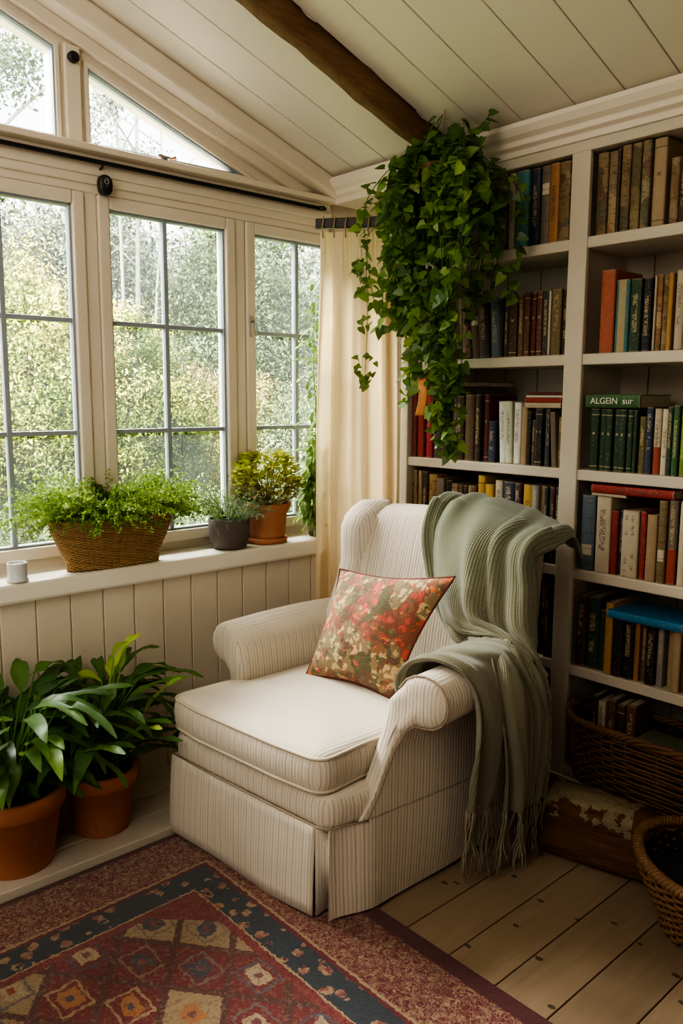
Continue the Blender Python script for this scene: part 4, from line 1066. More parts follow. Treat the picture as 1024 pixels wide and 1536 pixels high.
# ---------------------------------------------------------------- wicker weaving
def weave(q, fn, z0, z1, rows, stakes, amp, r, seg_per=4, tint=.5):
    """fn(theta, z) -> (x, y, nx, ny); rows of over-and-under weavers"""
    n = stakes * seg_per
    for k in range(rows):
        z = lerp(z0, z1, (k + .5) / rows); pts = []
        for i in range(n):
            th = 2 * PI * i / n; x, y, nx, ny = fn(th, z)
            o = amp * math.sin(stakes * th / 2 + PI * (k % 2))
            pts.append((x + nx * o, y + ny * o, z + .0015 * math.sin(th * 7 + k)))
        q.tube(pts, r, 5, R(0, 1), closed=True)
def stakes_(q, fn, z0, z1, n, r, steps=8):
    for i in range(n):
        th = 2 * PI * i / n
        q.tube([(*fn(th, lerp(z0, z1, j / steps))[:2], lerp(z0, z1, j / steps)) for j in range(steps + 1)], r, 5, R(0, 1))
def braid(q, fn, zf, n, turns, a, r):
    for s in range(3):
        pts = []
        for i in range(n):
            th = 2 * PI * i / n; z = zf(th); x, y, nx, ny = fn(th, z); w = turns * th + s * 2 * PI / 3
            pts.append((x + nx * a * math.cos(w), y + ny * a * math.cos(w), z + a * math.sin(w)))
        q.tube(pts, r, 6, R(0, 1), closed=True)
def oval(rx, ry, k, zb, sq=1.0, kx=1.0):
    def f(th, z):
        c, s = math.cos(th), math.sin(th); g = k(z)
        c2 = math.copysign(abs(c) ** sq, c); s2 = math.copysign(abs(s) ** sq, s)
        L = math.hypot(c / rx, s / ry)
        return (c2 * (rx + g * kx), s2 * (ry + g), c / rx / L, s / ry / L)
    return f
def liner(f, z0, z1, ins=.006, n=64):
    rs = []
    for j in range(8):
        z = lerp(z0, z1, j / 7); rs.append([(f(2 * PI * i / n, z)[0] - f(2 * PI * i / n, z)[2] * ins, f(2 * PI * i / n, z)[1] - f(2 * PI * i / n, z)[3] * ins, z) for i in range(n)])
    return rs

# planter on the sill
random.seed(5)
pl = thing('fern_planter', 'feathery green fern in a golden oval wicker planter on the windowsill', 'potted plant', (.137, -1.175, .8725))
f = oval(.050, .180, lambda z: .058 * smooth(z / .185), 0, .9, .75)
q = MB(); weave(q, f, .004, .18, 36, 52, .0028, .0029); stakes_(q, f, .0, .18, 52, .0024); braid(q, f, lambda t: .184, 260, 40, .0045, .0038)
q.rings(liner(f, .001, .175), True, False); q.build('wicker_planter', M['wickgold'], pl)
q = MB(); q.rings([[(x * s, y * s, .165) for x, y, z in liner(f, 0, .165)[-1]] for s in (.02, 1)], True, False); q.build('soil', M['soil'], pl)
lf = MB()
for i in range(520):
    a = R(0, 2 * PI); k = R(0, 1) ** .5; b0 = Vector((math.cos(a) * .075 * k, math.sin(a) * .19 * k, .165))
    yaw = math.atan2(b0.y * .8 + R(-.05, .08), b0.x + R(-.07, .07)); pt = R(.75, 1.5) - k * .3; L = R(.14, .28) * (1.15 - .15 * k)
    p = b0; n = 15; tint0 = R(.25, .7)
    if p.x < -.06: pt = max(pt, 1.1)
    for j in range(n):
        d = Vector((math.cos(pt) * math.cos(yaw), math.cos(pt) * math.sin(yaw), math.sin(pt))); p = p + d * (L / n); pt -= 1.5 / n * R(.4, 1.3)
        if p.z < .165: p.z = R(.165, .18)
        if p.x < -.092: p.x = -.092 + R(0, .02)
        for _ in range(3): leaf_quad(lf, p, (d * .4 + rv()).normalized(), rv(), R(.009, .016), R(.0028, .0048), tint0 + R(-.15, .2) + .25 * (j / n) * (1 if p.z > .2 else -.6))
lf.build('foliage', M['leaf_fern'], pl)

# small grey pot
gp = thing('herb_pot', 'wispy grey-green herb in a small dark grey-brown pot on the windowsill', 'potted plant', (.125, -.648, .8725)); gp.scale = (1.28, 1.28, 1.28)
q = MB(); q.lathe([(.001, 0), (.046, 0), (.056, .008), (.065, .04), (.068, .075), (.068, .098), (.064, .1), (.06, .097), (.06, .08), (.001, .08)], 40); q.build('pot', M['greypot'], gp)
q = MB(); q.lathe([(.001, .086), (.058, .082)], 24); q.build('soil', M['soil'], gp)
lf = MB()
for i in range(85):
    a = R(0, 2 * PI); k = R(0, .04); p = Vector((math.cos(a) * k, math.sin(a) * k, .08)); yaw = a + R(-.5, .5); pt = R(.6, 1.5); L = R(.08, .16); n = 14; pts = [p.copy()]
    for j in range(n):
        d = Vector((math.cos(pt) * math.cos(yaw), math.cos(pt) * math.sin(yaw), math.sin(pt))); p = p + d * (L / n); pt -= R(0, .09); p.x = max(p.x, -.06); pts.append(p.copy())
        for _ in range(2): leaf_quad(lf, p, (d * .7 + rv()).normalized(), rv(), R(.01, .02), .0016, R(.3, .9))
    lf.tube(pts, .0007, 3, .4, caps=False)
for yaw, L in ((-1.5, .30), (-1.35, .26), (-1.7, .24), (-.6, .2), (1.4, .2), (-1.45, .32)):
    p = Vector((0, 0, .08)); pt = R(.9, 1.2); pts = [p.copy()]
    for j in range(14):
        p = p + Vector((math.cos(pt) * math.cos(yaw), math.cos(pt) * math.sin(yaw), math.sin(pt))) * (L / 14); pt -= .12; pts.append(p.copy())
    lf.tube(pts, .0011, 4, .25, caps=False)
lf.build('foliage', M['leaf_grey'], gp)

# terracotta pot with golden plant
tp = thing('golden_plant', 'bushy yellow-green plant in a small terracotta pot on the windowsill near the curtain', 'potted plant', (.105, -.44, .8725)); tp.scale = (1.3, 1.3, 1.3)
q = MB(); q.lathe([(.001, .004), (.062, .004), (.064, .03), (.069, .095), (.080, .118), (.084, .124), (.084, .134), (.08, .136), (.074, .13), (.07, .12), (.001, .12)], 48); q.build('pot', M['terra2'], tp)
q = MB(); q.lathe([(.001, 0), (.066, 0), (.072, .012), (.07, .02), (.064, .016), (.001, .012)], 48); q.build('saucer', M['terra2'], tp)
q = MB(); q.lathe([(.001, .128), (.072, .122)], 24); q.build('soil', M['soil'], tp)
lf = MB()
for i in range(900):
    a = R(0, 2 * PI); u = R(0, 1); z = .12 + .18 * R(0, 1) ** .8; rad = (.035 + .085 * math.sin(PI * min(1, (z - .10) / .22))) * R(.35, 1) ** .5
    p = Vector((math.cos(a) * rad, math.sin(a) * rad, z)); p.x = max(p.x, -.075)
    d = (Vector((math.cos(a), math.sin(a), R(-.2, 1))) + rv() * .5).normalized()
    leaf_heart(lf, p, d, (Vector((0, 0, 1)) + rv() * .6).normalized(), R(.014, .027), (.15 + .75 * (z - .12) / .18) * R(.6, 1.2) + .05)
for i in range(40):
    a = R(0, 2 * PI); lf.tube([(0, 0, .12), (math.cos(a) * .03, math.sin(a) * .03, .18), (math.cos(a) * .07, math.sin(a) * .07, R(.2, .27))], .0012, 4, .2, caps=False)
lf.build('foliage', M['leaf_yellow'], tp)

# long-leaved climber beside the curtain
cl = thing('climbing_plant', 'tall thin climber with long pale leaves between window glass and curtain', 'plant', (.12, -.165, .8725))
q = MB(); q.lathe([(.001, 0), (.034, 0), (.042, .06), (.043, .066), (.038, .066), (.036, .055), (.001, .055)], 24); q.build('pot', M['greypot'], cl)
lf = MB(); st = MB()
for k, (dx, dy, H_) in enumerate(((.01, -.03, 1.08), (.0, .0, .95), (.02, -.05, .42), (.01, -.02, .3), (-.01, -.06, .25))):
    pts = [(dx * t + .01 * math.sin(t * 5 + k), dy * t + .012 * math.sin(t * 7 + k * 2) + .03 * max(0, t - .3), .05 + H_ * t) for t in [i / 16 for i in range(17)]]
    st.tube(pts, [.003 - .0018 * i / 16 for i in range(17)], 5, .4)
    for i in range(2, 17):
        for _ in range(2 if k < 2 else 3):
            if k < 2 and i < 5: continue
            leaf_lance(lf, pts[i], R(-2.4, -.2), R(-1.1, .3), R(.07, .13), R(.008, .013), R(.6, 1.3), R(.3, .9), .3, 5)
lf.build('foliage', M['leaf_pale'], cl); st.build('stem', M['leaf_pale'], cl)

# candle cup
cp = thing('candle_cup', 'small pale grey ceramic candle cup on the windowsill, left of the planter', 'candle', (.170, -1.548, .8725))
q = MB(); q.lathe([(.001, 0), (.034, 0), (.036, .004), (.036, .008), (.0315, .010), (.0325, .05), (.0335, .064), (.0315, .066), (.0295, .064), (.029, .054), (.001, .054)], 40); q.build('cup', M['cup'], cp)
q = MB(); q.lathe([(.001, .058), (.028, .057), (.029, .055)], 32); q.tube([(0, 0, .056), (.001, 0, .063)], .001, 5, 0); q.build('wax', M['wax'], cp)

# ---------------------------------------------------------------- hanging trailing plant
random.seed(33)
HP = Vector((.875, -.20, 2.30))
hp = thing('hanging_plant', 'large trailing green vine hanging from the ceiling in front of the bookcase', 'hanging plant', HP)
q = MB(); q.lathe([(.001, -.07), (.06, -.068), (.085, -.03), (.095, .02), (.1, .03), (.09, .03), (.001, .0)], 32); q.build('basket', M['wickbrown'], hp)
q = MB(); zt = zc(HP.y) - HP.z
for a in (0.3, 2.4, 4.5): q.tube([(.094 * math.cos(a), .094 * math.sin(a), .028), (.01 * math.cos(a), .01 * math.sin(a), zt - .03)], .0015, 5)
q.tube([(0, 0, zt - .035), (0, 0, zt - .002)], .003, 6); q.build('hanging_cord', M['string'], hp)
lf = MB(); st = MB()
def vine(pts, n, s0, s1, t0, den=2):
    pts = catmull(pts, n); st.tube(pts, .0018, 4, .35, caps=False)
    for i, p in enumerate(pts):
        p = Vector(p)
        for _ in range(den):
            d = Vector((R(-1, 1), R(-1, .5), R(-1.0, .25))); 
            leaf_heart(lf, p + rv() * .02, d, (Vector((.35, -.6, .75)) + rv() * .7).normalized(), R(s0, s1), max(.05, min(1, t0 + .06 + R(-.28, .34))), R(.02, .2))
def inwall(p): return p
# (end offset x, end drop, bulge, tint)
for i in range(46):
    ex = R(-.27, .25); k = 1 - abs(ex + .02) / .32
    dz = -R(.10, .42) - .32 * max(0, k) * R(.2, 1)
    ey = R(-.17, .13)
    top = Vector((ex * R(.2, .6), ey * .5, R(.02, .12)))
    pts = [(0, 0, .01), tuple(top), (ex, ey, .02 - abs(ex) * .3), (ex * 1.04 + R(-.03, .03), ey + R(-.02, .02), dz * .5), (ex * .95 + R(-.05, .05), ey, dz)]
    vine(pts, 12 + int(abs(dz) * 24), .030, .054, .38, 2)
for i in range(11):                                         # upright sprigs on top
    ex = R(-.12, .16); vine([(0, 0, .02), (ex * .5, R(-.06, .06), .09), (ex, R(-.06, .06), R(.10, .19))], 7, .035, .055, .25, 2)
for (ex, z0, z1, den, tn) in ((-.05, -.3, -.72, 3, .45), (.02, -.3, -.66, 3, .45), (-.10, -.3, -.62, 2, .5), (.07, -.25, -.70, 2, .42), (-.13, -.35, -.75, 2, .6), (.03, -.4, -.84, 3, .6), (-.08, -.4, -.82, 2, .5),
                              (-.16, -.3, -.70, 2, .45), (.04, -.5, -.92, 2, .4), (.09, -.5, -.98, 2, .42), (.11, -.6, -1.0, 3, .4), (.13, -.6, -.99, 2, .42), (.07, -.6, -.9, 2, .4), (-.2, -.25, -.5, 3, .5), (-.23, -.2, -.42, 3, .55)):
    yo = R(-.08, .0)
    vine([(0, 0, 0), (ex * 1.1, yo - .05, -.05), (ex + R(-.03, .03), yo, z0), (ex * .9, yo, (z0 + z1) / 2), (ex + R(-.02, .02), yo + .0, z1)], 34, .03, .052, tn, den)
lf.build('foliage', M['leaf_vine'], hp); st.build('stem', M['leaf_vine'], hp)
q = MB(); pts = [(.0, 0, 0), (.012, -.004, -.05), (.006, 0, -.10), (-.012, .004, -.15)]
q.rings([[(x + w * .018, y - .004 + .004 * w, z) for w in (-1, -.3, .3, 1)] for x, y, z in catmull(pts, 9)], closed=False)
rb = q.build('ribbon', M['orange'], solid=.0015); rb.location = (.84, -.255, 1.585); tag(rb, 'faded orange ribbon hanging among the trailing vine above red books', 'ribbon')
# small pot at the end of the rail with thin trailing stems
sp = thing('trailing_ivy', 'small trailing ivy in a tiny dark pot hooked on the curtain rail', 'hanging plant', (.515, -.105, 2.215))
q = MB(); q.lathe([(.001, -.02), (.022, -.02), (.03, .02), (.031, .024), (.027, .024), (.001, .018)], 20); q.build('pot', M['greypot'], sp)
q = MB(); q.tube([(0, .028, .02), (-.01, .05, .034), (-.025, .056, .03)], .002, 5); q.build('pot_hook', M['black'], sp)
lf = MB(); st = MB()
for i in range(9):
    a = R(0, 2 * PI); vine([(0, 0, .02), (math.cos(a) * .03, math.sin(a) * .03 - .01, R(.03, .07)), (math.cos(a) * .07, math.sin(a) * .05 - .02, R(-.01, .09))], 7, .016, .028, .3, 2)
def spray(x, y, z0, zl, groups):
    st.tube(catmull([(x * .2, y * .3, .02), (x * .6, y, z0 * .4), (x, y, z0), (x + .012, y, (z0 + zl) / 2), (x - .005, y, zl)], 24), .0012, 4, .5, caps=False)
    for gz, n, sp_ in groups:
        for k in range(n): leaf_heart(lf, Vector((x, y, gz)) + rv() * sp_, Vector((R(-1, 1), R(-1, .2), R(-1, .1))), (Vector((.4, -.7, .6)) + rv() * .5).normalized(), R(.022, .042), R(.25, .6), .2)
spray(-.085, -.055, -.1, -.66, [(-.28, 10, .03), (-.40, 9, .03), (-.58, 14, .045), (-.64, 6, .02), (-.20, 7, .03)])
spray(-.15, -.03, -.05, -.19, [(-.165, 9, .026)])
spray(.045, -.06, -.1, -.30, [(-.16, 8, .03), (-.25, 8, .03)])
lf.build('foliage', M['leaf_vine'], sp); st.build('stem', M['leaf_vine'], sp)

# ---------------------------------------------------------------- wall gadgets
q = MB(); 
def disc(q, c, ry, rz, d, n=28, sq=.8):
    x, y, z = c
    def rg(xx, s): return [(xx, y + s * ry * math.copysign(abs(math.cos(a)) ** sq, math.cos(a)), z + s * rz * math.copysign(abs(math.sin(a)) ** sq, math.sin(a))) for a in [2 * PI * i / n for i in range(n)]]
    q.rings([rg(x, 1), rg(x + d * .75, 1), rg(x + d, .88), rg(x + d, .02)], True, True)
sn = thing('wall_sensor', 'black rounded sensor with pale dial marks, under the curtain rod', 'sensor', (.042, -1.118, 2.262))
q = MB(); disc(q, (0, 0, 0), .026, .036, .026); q.build('housing', M['black'], sn, recalc=True)
q = MB(); q.tube([(.0266, .008 * math.cos(a), .012 + .010 * math.sin(a)) for a in [2 * PI * i / 14 for i in range(14)]], .0008, 4, closed=True)
q.tube([(.0266, -.004, .012), (.0266, .004, .016)], .0008, 4); q.tube([(.0266, -.004, -.006), (.0266, .004, -.004)], .0007, 4); q.build('dial_mark', M['gilt'], sn)
q = MB(); disc(q, (0, 0, 0), .021, .019, .018, 28, 1); kn = q.build('gable_button', M['black'], recalc=True); kn.location = (.021, -1.208, 2.683); tag(kn, 'small round black button high on the gable window post', 'button')
lt = thing('window_latch', 'small dark metal latch on the post left of the curtain-side casement', 'latch', (.023, -.448, 1.80))
q = MB(); q.box(0, .006, -.009, .009, -.045, .045); q.build('latch_plate', M['silver'], lt, bevel=.002)
q = MB(); q.tube([(.006, 0, .02), (.022, 0, .02), (.028, .004, -.01), (.024, .006, -.035)], [.005, .005, .004, .005], 8); q.build('latch_lever', M['silver'], lt)
fs_ = thing('casement_stay', 'thin dark casement stay hanging on the middle window bars', 'stay', (.004, -.80, 1.33))
q = MB(); q.tube([(.004, 0, .02), (.012, .002, 0), (.010, -.004, -.05)], [.004, .004, .003], 6); q.build('stay_arm', M['lead'], fs_)
q = MB(); q.tube([(.010, -.004, -.05), (.014, .004, -.056)], .0045, 6); q.build('stay_tip', M['lead'], fs_)
cr = thing('glass_trinket', 'crumpled silvery trinket on the ledge above the middle window', 'ornament', (.055, -.875, 2.3935))
q = MB(); vs = []
for i in range(9):
    t = i / 8; r0 = .012 * math.sin(PI * (t * .9 + .05)) + .003
    vs.append([(r0 * math.cos(a) * (1 + .3 * math.sin(3 * a + t * 9)), -.032 + .064 * t, .011 + r0 * .75 * math.sin(a) + .003 * math.sin(t * 8)) for a in [2 * PI * k / 9 for k in range(9)]])
q.rings(vs, True, True); q.build('foil_body', M['silver'], cr)
q = MB(); q.tube([(0, .03, .012), (.008, .048, .018), (0, .055, .012)], [.004, .006, .002], 6); q.build('foil_tip', M['orange'], cr)

# ---------------------------------------------------------------- baskets and log by the bookcase
random.seed(9)
bk_ = thing('log_basket', 'long brown wicker basket pushed into the lowest shelf of the bookcase', 'basket', (1.765, .02, .141))
f = oval(.345, .112, lambda z: .03 * z / .26, 0, .55)
zr = lambda t: .232 + .022 * abs(math.cos(t)) ** 3 + .006 * math.sin(3 * t)
q = MB(); weave(q, f, .006, .225, 15, 56, .006, .0052); stakes_(q, f, 0, .232, 56, .0045); braid(q, f, zr, 300, 46, .009, .0075)
q.build('wicker_body', M['wickbrown'], bk_)
q = MB(); q.rings(liner(f, .004, .215, .009), True, False); q.build('lining', M['darkcloth'], bk_)
IN = 'books kept in the long wicker basket'
for x, w, h, cn, st, ya in ((1.475, .022, .30, 'dark brown', 'text', .05), (1.502, .028, .285, 'cream', 'redhalf', .05), (1.538, .03, .30, 'brown', 'text', .055), (1.575, .03, .292, 'dark brown', 'bands', .05), (1.612, .036, .30, 'red brown', 'text', .05)):
    o = make_book(w, h, .10, cn, st); o.location = (x - .005, ya - .05, .147)
    tag(o, '%s book standing at the left end inside the long wicker basket, %s' % (cn, {1.475: 'outermost', 1.502: 'with pale base', 1.538: 'third along', 1.575: 'fourth along', 1.612: 'innermost'}[x]), 'book', IN)
for i, (z, cn) in enumerate(((.30, 'dark green'), (.33, 'grey'), (.354, 'grey green'))):
    flat_book(1.74, z - .03, .19, .024, .15, cn, 'text', -.07 + .004 * i, '%s book lying flat in the long wicker basket, %s of three' % (cn, ('lowest', 'middle', 'topmost')[i]), IN, .0)
o = make_book(.03, .24, .13, 'white', 'label'); o.rotation_euler = (0, math.radians(40), 0); o.location = (1.775, -.08, .265); tag(o, 'pale book propped slanting out of the long wicker basket', 'book', IN)

rb_ = thing('round_basket', 'round tan wicker basket on the floor at the picture edge, before the log', 'basket', (2.07, -.335, 0))
f = oval(.145, .145, lambda z: .07 * smooth(z / .22) + .01 * z, 0, 1)
q = MB(); weave(q, f, .008, .21, 17, 44, .006, .0055); stakes_(q, f, 0, .215, 44, .0042); braid(q, f, lambda t: .219 + .012 * math.sin(t * 2 + 1), 240, 36, .010, .008)
q.build('wicker_body', M['wicktan'], rb_)
q = MB(); q.rings(liner(f, .004, .195, .009), True, False); q.build('lining', M['darkcloth'], rb_)
q = MB()
for j in range(9):
    t = j / 8; q.rings([[( .17 * s * math.cos(a), .17 * s * math.sin(a), .12 + .035 * math.sin(a * 3 + s * 4) * s + .02 * math.cos(a * 5) * s) for a in [2 * PI * i / 40 for i in range(40)]] for s in (.02, .3, .6, .85, 1)], True, False); break
dc = q.build('dark_cloth_bundle', M['darkcloth'], solid=.01); dc.location = (2.07, -.335, 0.03); tag(dc, 'crumpled black cloth inside the round wicker basket', 'cloth')

q = MB(); vs = []; n = 40
random.seed(4)
for i in range(26):
    t = i / 25; x = -.245 + .49 * t; ring = []
    for k in range(n):
        a = 2 * PI * k / n
        r = .112 + .016 * math.cos(3 * a + .6) + .010 * math.sin(5 * a + 2 + t * 1.3) + .006 * math.sin(11 * a + t * 5) + .004 * math.sin(23 * a - t * 9)
        sc = 1 - .10 * (abs(t - .5) * 2) ** 6
        zz = r * math.sin(a) * 1.0 * sc
        ring.append((x + .022 * math.cos(a + 2) * (1 if i in (0, 25) else .9), r * math.cos(a) * sc, max(zz, -.098)))
    vs.append(ring)
q.rings(vs, True, True)
lg = q.build('firewood_log', M['log']); lg.location = (1.60, -.245, .0985); lg.rotation_euler = (0, 0, math.radians(12)); tag(lg, 'thick dark bark log with a pale lichen patch, on the floor below the long basket', 'log')

# ---------------------------------------------------------------- the garden outside
rng = np.random.default_rng(12)
def cloud(name, label, cat, m, base, blobs, nleaf, size, tint, grp, trunk=None, tmat='bark', wid=.42):
    """leafy plant: blobs = ellipsoids (x, y, z, rx, ry, rz) relative to base, leaves in clumps near their surfaces"""
    t = thing(name, label, cat, base, group=grp)
    bl = np.array(blobs, float); vol = bl[:, 3] * bl[:, 4] * bl[:, 5]
    nc = max(8, nleaf // 260); ci = rng.choice(len(bl), nc, p=vol / vol.sum())
    d = rng.normal(size=(nc, 3)); d /= np.linalg.norm(d, axis=1)[:, None]
    rad = rng.uniform(.45, 1.05, nc)[:, None]
    cen = bl[ci, :3] + d * rad * bl[ci, 3:]
    k = rng.integers(0, nc, nleaf)
    sp = bl[ci[k], 3:].min(axis=1)[:, None] * .21
    p = cen[k] + rng.normal(size=(nleaf, 3)) * sp
    p[:, 2] = np.maximum(p[:, 2], .02)
    a = rng.normal(size=(nleaf, 3)); a /= np.linalg.norm(a, axis=1)[:, None]
    b_ = rng.normal(size=(nleaf, 3)); b_ -= a * (a * b_).sum(1)[:, None]; b_ /= np.linalg.norm(b_, axis=1)[:, None]
    s = size * rng.uniform(.6, 1.3, nleaf)[:, None]
    V = np.stack([p - a * s * .5, p + b_ * s * wid * .5, p + a * s * .5, p - b_ * s * wid * .5], 1).reshape(-1, 3)
    me = bpy.data.meshes.new('foliage'); n = nleaf
    me.vertices.add(n * 4); me.vertices.foreach_set('co', V.ravel()); me.loops.add(n * 4); me.loops.foreach_set('vertex_index', np.arange(n * 4))
    me.polygons.add(n); me.polygons.foreach_set('loop_start', np.arange(n) * 4); me.update(); me.validate()
    rr_ = np.linalg.norm((p - bl[ci[k], :3]) / bl[ci[k], 3:], axis=1)  # depth inside the blob; inner leaves tinted darker as painted occlusion
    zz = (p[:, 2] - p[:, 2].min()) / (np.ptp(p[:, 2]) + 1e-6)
    cl_t = rng.normal(0, .17, nc)[k]  # tone per clump, shading put into the tint
    tv = np.clip(tint + (.45 if m == 'gard_yellow' else .25) * (zz - .5) + cl_t * (1 if 'pale' not in m and 'white' not in m else .7) + .4 * (np.clip(rr_, .3, 1.15) - .85) + rng.normal(0, .045, n)  # tops tinted lighter like highlights, inner leaves darker like shade
                 + .16 * np.sin(p[:, 1] * 4.1 + p[:, 2] * 2.2 + base[1] * 3) * np.sin(p[:, 2] * 5.3 - p[:, 1] * 1.7 + base[0] * 5), 0, 1)  # broad light and dark structure painted into the tint
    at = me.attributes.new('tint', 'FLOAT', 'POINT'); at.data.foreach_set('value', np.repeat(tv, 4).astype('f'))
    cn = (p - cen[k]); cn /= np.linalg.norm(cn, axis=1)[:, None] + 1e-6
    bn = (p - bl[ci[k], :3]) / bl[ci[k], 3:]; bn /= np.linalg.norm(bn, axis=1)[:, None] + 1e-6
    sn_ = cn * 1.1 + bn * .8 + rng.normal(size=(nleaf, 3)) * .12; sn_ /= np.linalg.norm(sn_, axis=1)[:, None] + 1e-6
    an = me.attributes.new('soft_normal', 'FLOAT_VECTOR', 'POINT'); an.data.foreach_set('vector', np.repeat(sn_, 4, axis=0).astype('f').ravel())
    me.materials.append(M[m]); o = bpy.data.objects.new('foliage', me); col.objects.link(o); o.parent = t
    q = MB(); random.seed(int(abs(base[0] * 31 + base[1] * 57)))
    for (x0, y0, x1, y1, h, r) in (trunk or [(0, 0, 0, 0, max(.3, bl[:, 2].mean()), .04)]):
        pts = catmull([(x0, y0, 0), (lerp(x0, x1, .4) + R(-.06, .06), lerp(y0, y1, .4) + R(-.06, .06), h * .4), (x1 + R(-.04, .04), y1, h * .75), (x1, y1, h)], 10)
        q.tube(pts, [r * (1 - .7 * i / 9) for i in range(10)], 7, R(0, .6))
        for _ in range(5):
            p0 = Vector(pts[random.randint(4, 9)]); dv = Vector((R(-1, 1), R(-1, 1), R(.2, 1.1))) * h * .18
            q.tube([p0, p0 + dv * .5 + Vector((0, 0, .03)), p0 + dv], [r * .4, r * .25, r * .1], 5, .3)
    q.build('trunk', M[tmat], t)
    return t
G1, G2, G3 = 'shrubs just outside the windows', 'pale trees across the garden', 'slim trees seen through the gable glass'
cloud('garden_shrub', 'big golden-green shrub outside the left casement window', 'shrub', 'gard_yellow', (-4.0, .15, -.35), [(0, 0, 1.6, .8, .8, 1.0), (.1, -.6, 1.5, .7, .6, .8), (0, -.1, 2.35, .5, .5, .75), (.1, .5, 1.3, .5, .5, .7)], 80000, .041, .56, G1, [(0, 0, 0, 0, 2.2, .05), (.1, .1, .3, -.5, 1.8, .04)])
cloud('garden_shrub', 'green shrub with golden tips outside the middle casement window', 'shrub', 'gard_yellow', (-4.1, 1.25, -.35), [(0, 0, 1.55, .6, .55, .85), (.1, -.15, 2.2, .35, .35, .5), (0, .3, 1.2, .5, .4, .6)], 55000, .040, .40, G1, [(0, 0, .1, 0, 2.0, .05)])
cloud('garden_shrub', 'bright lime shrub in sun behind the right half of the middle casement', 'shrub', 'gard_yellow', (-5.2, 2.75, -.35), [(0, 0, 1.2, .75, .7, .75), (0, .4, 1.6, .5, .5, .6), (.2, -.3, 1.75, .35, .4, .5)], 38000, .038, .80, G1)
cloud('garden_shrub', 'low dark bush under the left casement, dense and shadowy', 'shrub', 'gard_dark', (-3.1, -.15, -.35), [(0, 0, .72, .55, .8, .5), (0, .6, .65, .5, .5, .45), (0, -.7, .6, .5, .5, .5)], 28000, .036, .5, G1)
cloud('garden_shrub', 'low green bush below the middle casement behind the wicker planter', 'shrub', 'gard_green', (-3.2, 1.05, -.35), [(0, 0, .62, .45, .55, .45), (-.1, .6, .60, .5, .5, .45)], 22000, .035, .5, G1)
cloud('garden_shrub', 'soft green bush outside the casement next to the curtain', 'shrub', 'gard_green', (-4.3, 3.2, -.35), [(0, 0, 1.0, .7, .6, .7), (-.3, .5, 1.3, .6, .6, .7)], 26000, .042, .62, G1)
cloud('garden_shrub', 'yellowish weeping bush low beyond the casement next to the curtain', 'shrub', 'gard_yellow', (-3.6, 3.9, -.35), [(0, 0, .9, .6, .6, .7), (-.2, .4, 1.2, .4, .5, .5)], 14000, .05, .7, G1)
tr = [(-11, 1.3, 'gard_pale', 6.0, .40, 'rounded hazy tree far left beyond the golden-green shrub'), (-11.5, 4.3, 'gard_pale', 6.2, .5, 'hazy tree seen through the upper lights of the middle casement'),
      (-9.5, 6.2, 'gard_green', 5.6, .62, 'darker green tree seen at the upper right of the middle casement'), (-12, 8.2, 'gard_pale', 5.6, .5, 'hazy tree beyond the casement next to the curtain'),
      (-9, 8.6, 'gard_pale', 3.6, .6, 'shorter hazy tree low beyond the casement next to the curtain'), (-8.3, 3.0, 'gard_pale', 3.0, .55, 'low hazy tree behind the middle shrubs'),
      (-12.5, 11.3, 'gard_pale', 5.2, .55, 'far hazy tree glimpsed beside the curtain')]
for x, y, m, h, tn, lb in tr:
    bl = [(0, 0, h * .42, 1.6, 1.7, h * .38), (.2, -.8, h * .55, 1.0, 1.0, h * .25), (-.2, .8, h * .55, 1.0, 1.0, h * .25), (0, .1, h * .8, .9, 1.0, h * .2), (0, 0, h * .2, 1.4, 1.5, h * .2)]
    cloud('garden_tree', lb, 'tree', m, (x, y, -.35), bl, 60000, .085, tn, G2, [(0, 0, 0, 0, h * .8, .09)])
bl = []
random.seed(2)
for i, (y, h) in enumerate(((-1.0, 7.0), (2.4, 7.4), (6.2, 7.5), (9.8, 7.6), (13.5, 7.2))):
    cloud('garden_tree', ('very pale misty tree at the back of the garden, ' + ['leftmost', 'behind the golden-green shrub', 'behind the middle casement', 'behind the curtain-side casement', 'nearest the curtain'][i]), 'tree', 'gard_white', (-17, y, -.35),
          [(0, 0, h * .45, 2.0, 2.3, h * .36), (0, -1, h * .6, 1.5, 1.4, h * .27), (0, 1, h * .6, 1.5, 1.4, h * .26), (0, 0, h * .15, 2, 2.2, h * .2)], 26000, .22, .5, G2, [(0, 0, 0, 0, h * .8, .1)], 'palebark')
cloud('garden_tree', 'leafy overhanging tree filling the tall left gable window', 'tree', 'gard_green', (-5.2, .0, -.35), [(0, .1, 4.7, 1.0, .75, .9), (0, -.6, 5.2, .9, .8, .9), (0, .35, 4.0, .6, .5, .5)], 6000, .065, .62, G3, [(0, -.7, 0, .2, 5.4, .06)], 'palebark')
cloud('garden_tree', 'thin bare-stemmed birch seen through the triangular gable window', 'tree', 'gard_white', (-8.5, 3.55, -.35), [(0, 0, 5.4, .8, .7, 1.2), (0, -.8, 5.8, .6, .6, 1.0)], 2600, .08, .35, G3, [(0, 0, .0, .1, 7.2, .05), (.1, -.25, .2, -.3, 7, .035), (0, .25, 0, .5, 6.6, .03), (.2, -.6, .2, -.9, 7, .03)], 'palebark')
q = MB(); q.add([(-40, -20, -.35), (-.2, -20, -.35), (-.2, 40, -.35), (-40, 40, -.35)], [(0, 1, 2, 3)], .6)
lw = q.build('lawn_ground', M['lawn']); struct(lw, 'sunlit green lawn outside the windows', 'lawn')

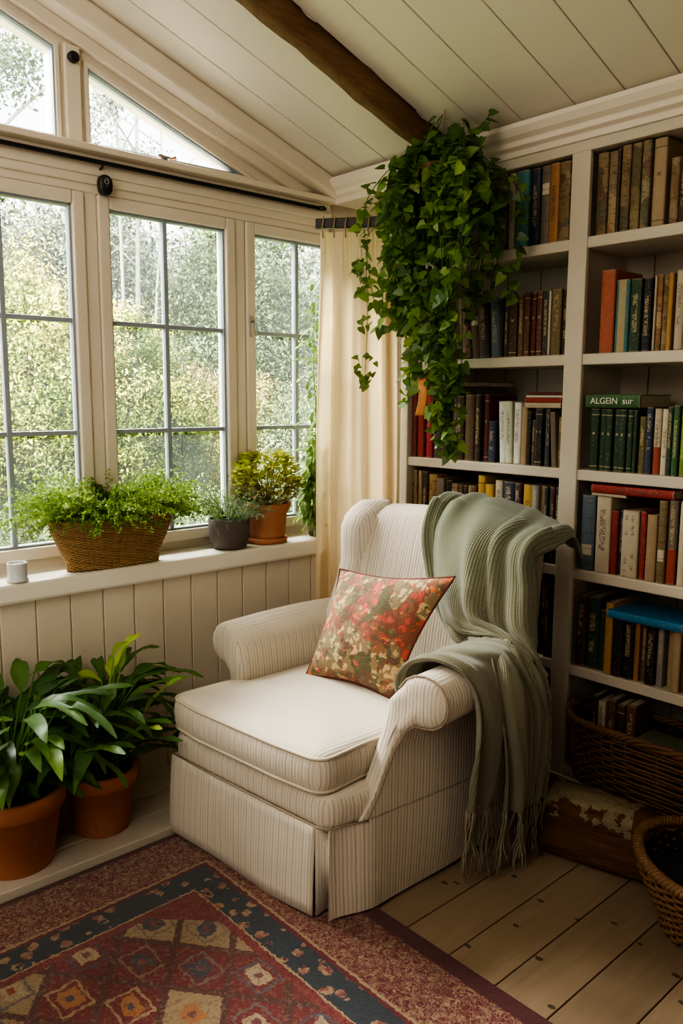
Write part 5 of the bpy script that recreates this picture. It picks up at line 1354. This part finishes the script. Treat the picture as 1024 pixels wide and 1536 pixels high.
# ---------------------------------------------------------------- light
wd = bpy.data.worlds.new('World'); scene.world = wd; wd.use_nodes = True
nt = wd.node_tree; bg = nt.nodes['Background']
tc = nt.nodes.new('ShaderNodeTexCoord'); sx = nt.nodes.new('ShaderNodeSeparateXYZ'); rp = nt.nodes.new('ShaderNodeValToRGB')
nt.links.new(tc.outputs['Generated'], sx.inputs[0]); nt.links.new(sx.outputs[2], rp.inputs[0]); nt.links.new(rp.outputs[0], bg.inputs[0])
rp.color_ramp.elements[0].position = 0; rp.color_ramp.elements[0].color = (.92, .96, .94, 1)
rp.color_ramp.elements[1].position = 1; rp.color_ramp.elements[1].color = (.80, .90, 1.0, 1)
bg.inputs[1].default_value = 1.7
def lamp(name, typ, loc, to, energy, color=(1, 1, 1), **kw):
    l = bpy.data.lights.new(name, typ); l.energy = energy; l.color = color
    for k, v in kw.items(): setattr(l, k, v)
    o = bpy.data.objects.new(name, l); col.objects.link(o); o.location = loc
    o.rotation_euler = (Vector(to) - Vector(loc)).to_track_quat('-Z', 'Y').to_euler(); return o
lamp('sun', 'SUN', (3.5, -8, 9), (0, 0, .5), 8.0, (1, .93, .80), angle=math.radians(14))
lamp('sky_window_light', 'AREA', (-2.2, -1.2, 4.6), (.9, -.7, .6), 1000, (1, .95, .86), shape='RECTANGLE', size=4.5, size_y=2.2)
lamp('added_wall_fill', 'AREA', (1.7, -3.3, 2.7), (.0, -1.35, .75), 13, (1, .90, .76), shape='RECTANGLE', size=1.6, size_y=1.6)  # unseen fill added high in the room to brighten the window wall
lamp('added_ceiling_fill', 'AREA', (1.3, -3.4, .6), (.3, -1.5, 2.9), 4, (1, .92, .80), shape='RECTANGLE', size=1.4, size_y=1.4)  # unseen fill added to lift the ceiling brightness
lamp('added_camera_side_fill', 'AREA', (3.3, -4.1, 2.3), (1.0, -.4, .7), 9, (1, .93, .82), shape='RECTANGLE', size=2.4, size_y=1.4)  # unseen fill added behind the camera, no window stands there

# ---------------------------------------------------------------- camera
YAW, PIT, ROL = math.radians(47.865), math.radians(8.06), math.radians(.248)
fw = Vector((-math.sin(YAW) * math.cos(PIT), math.cos(YAW) * math.cos(PIT), -math.sin(PIT)))
rt = Vector((math.cos(YAW), math.sin(YAW), 0)); up = rt.cross(fw)
r2 = rt * math.cos(ROL) + up * math.sin(ROL); u2 = -rt * math.sin(ROL) + up * math.cos(ROL)
cd = bpy.data.cameras.new('camera'); cam = bpy.data.objects.new('camera', cd); col.objects.link(cam)
cam.matrix_world = Matrix(((r2.x, u2.x, -fw.x, 2.919), (r2.y, u2.y, -fw.y, -2.542), (r2.z, u2.z, -fw.z, 1.5), (0, 0, 0, 1)))
cd.sensor_fit = 'VERTICAL'; cd.sensor_height = 36; cd.lens = 36 * 1211.5 / 1536; cd.clip_start = .05; cd.clip_end = 200
scene.camera = cam
scene.view_settings.view_transform = 'AgX'
scene.view_settings.look = 'AgX - High Contrast'
scene.view_settings.exposure = 1.3
scene.cycles.use_denoising = True
scene.cycles.max_bounces = 10; scene.cycles.diffuse_bounces = 5; scene.cycles.transparent_max_bounces = 12
scene.cycles.sample_clamp_indirect = 6
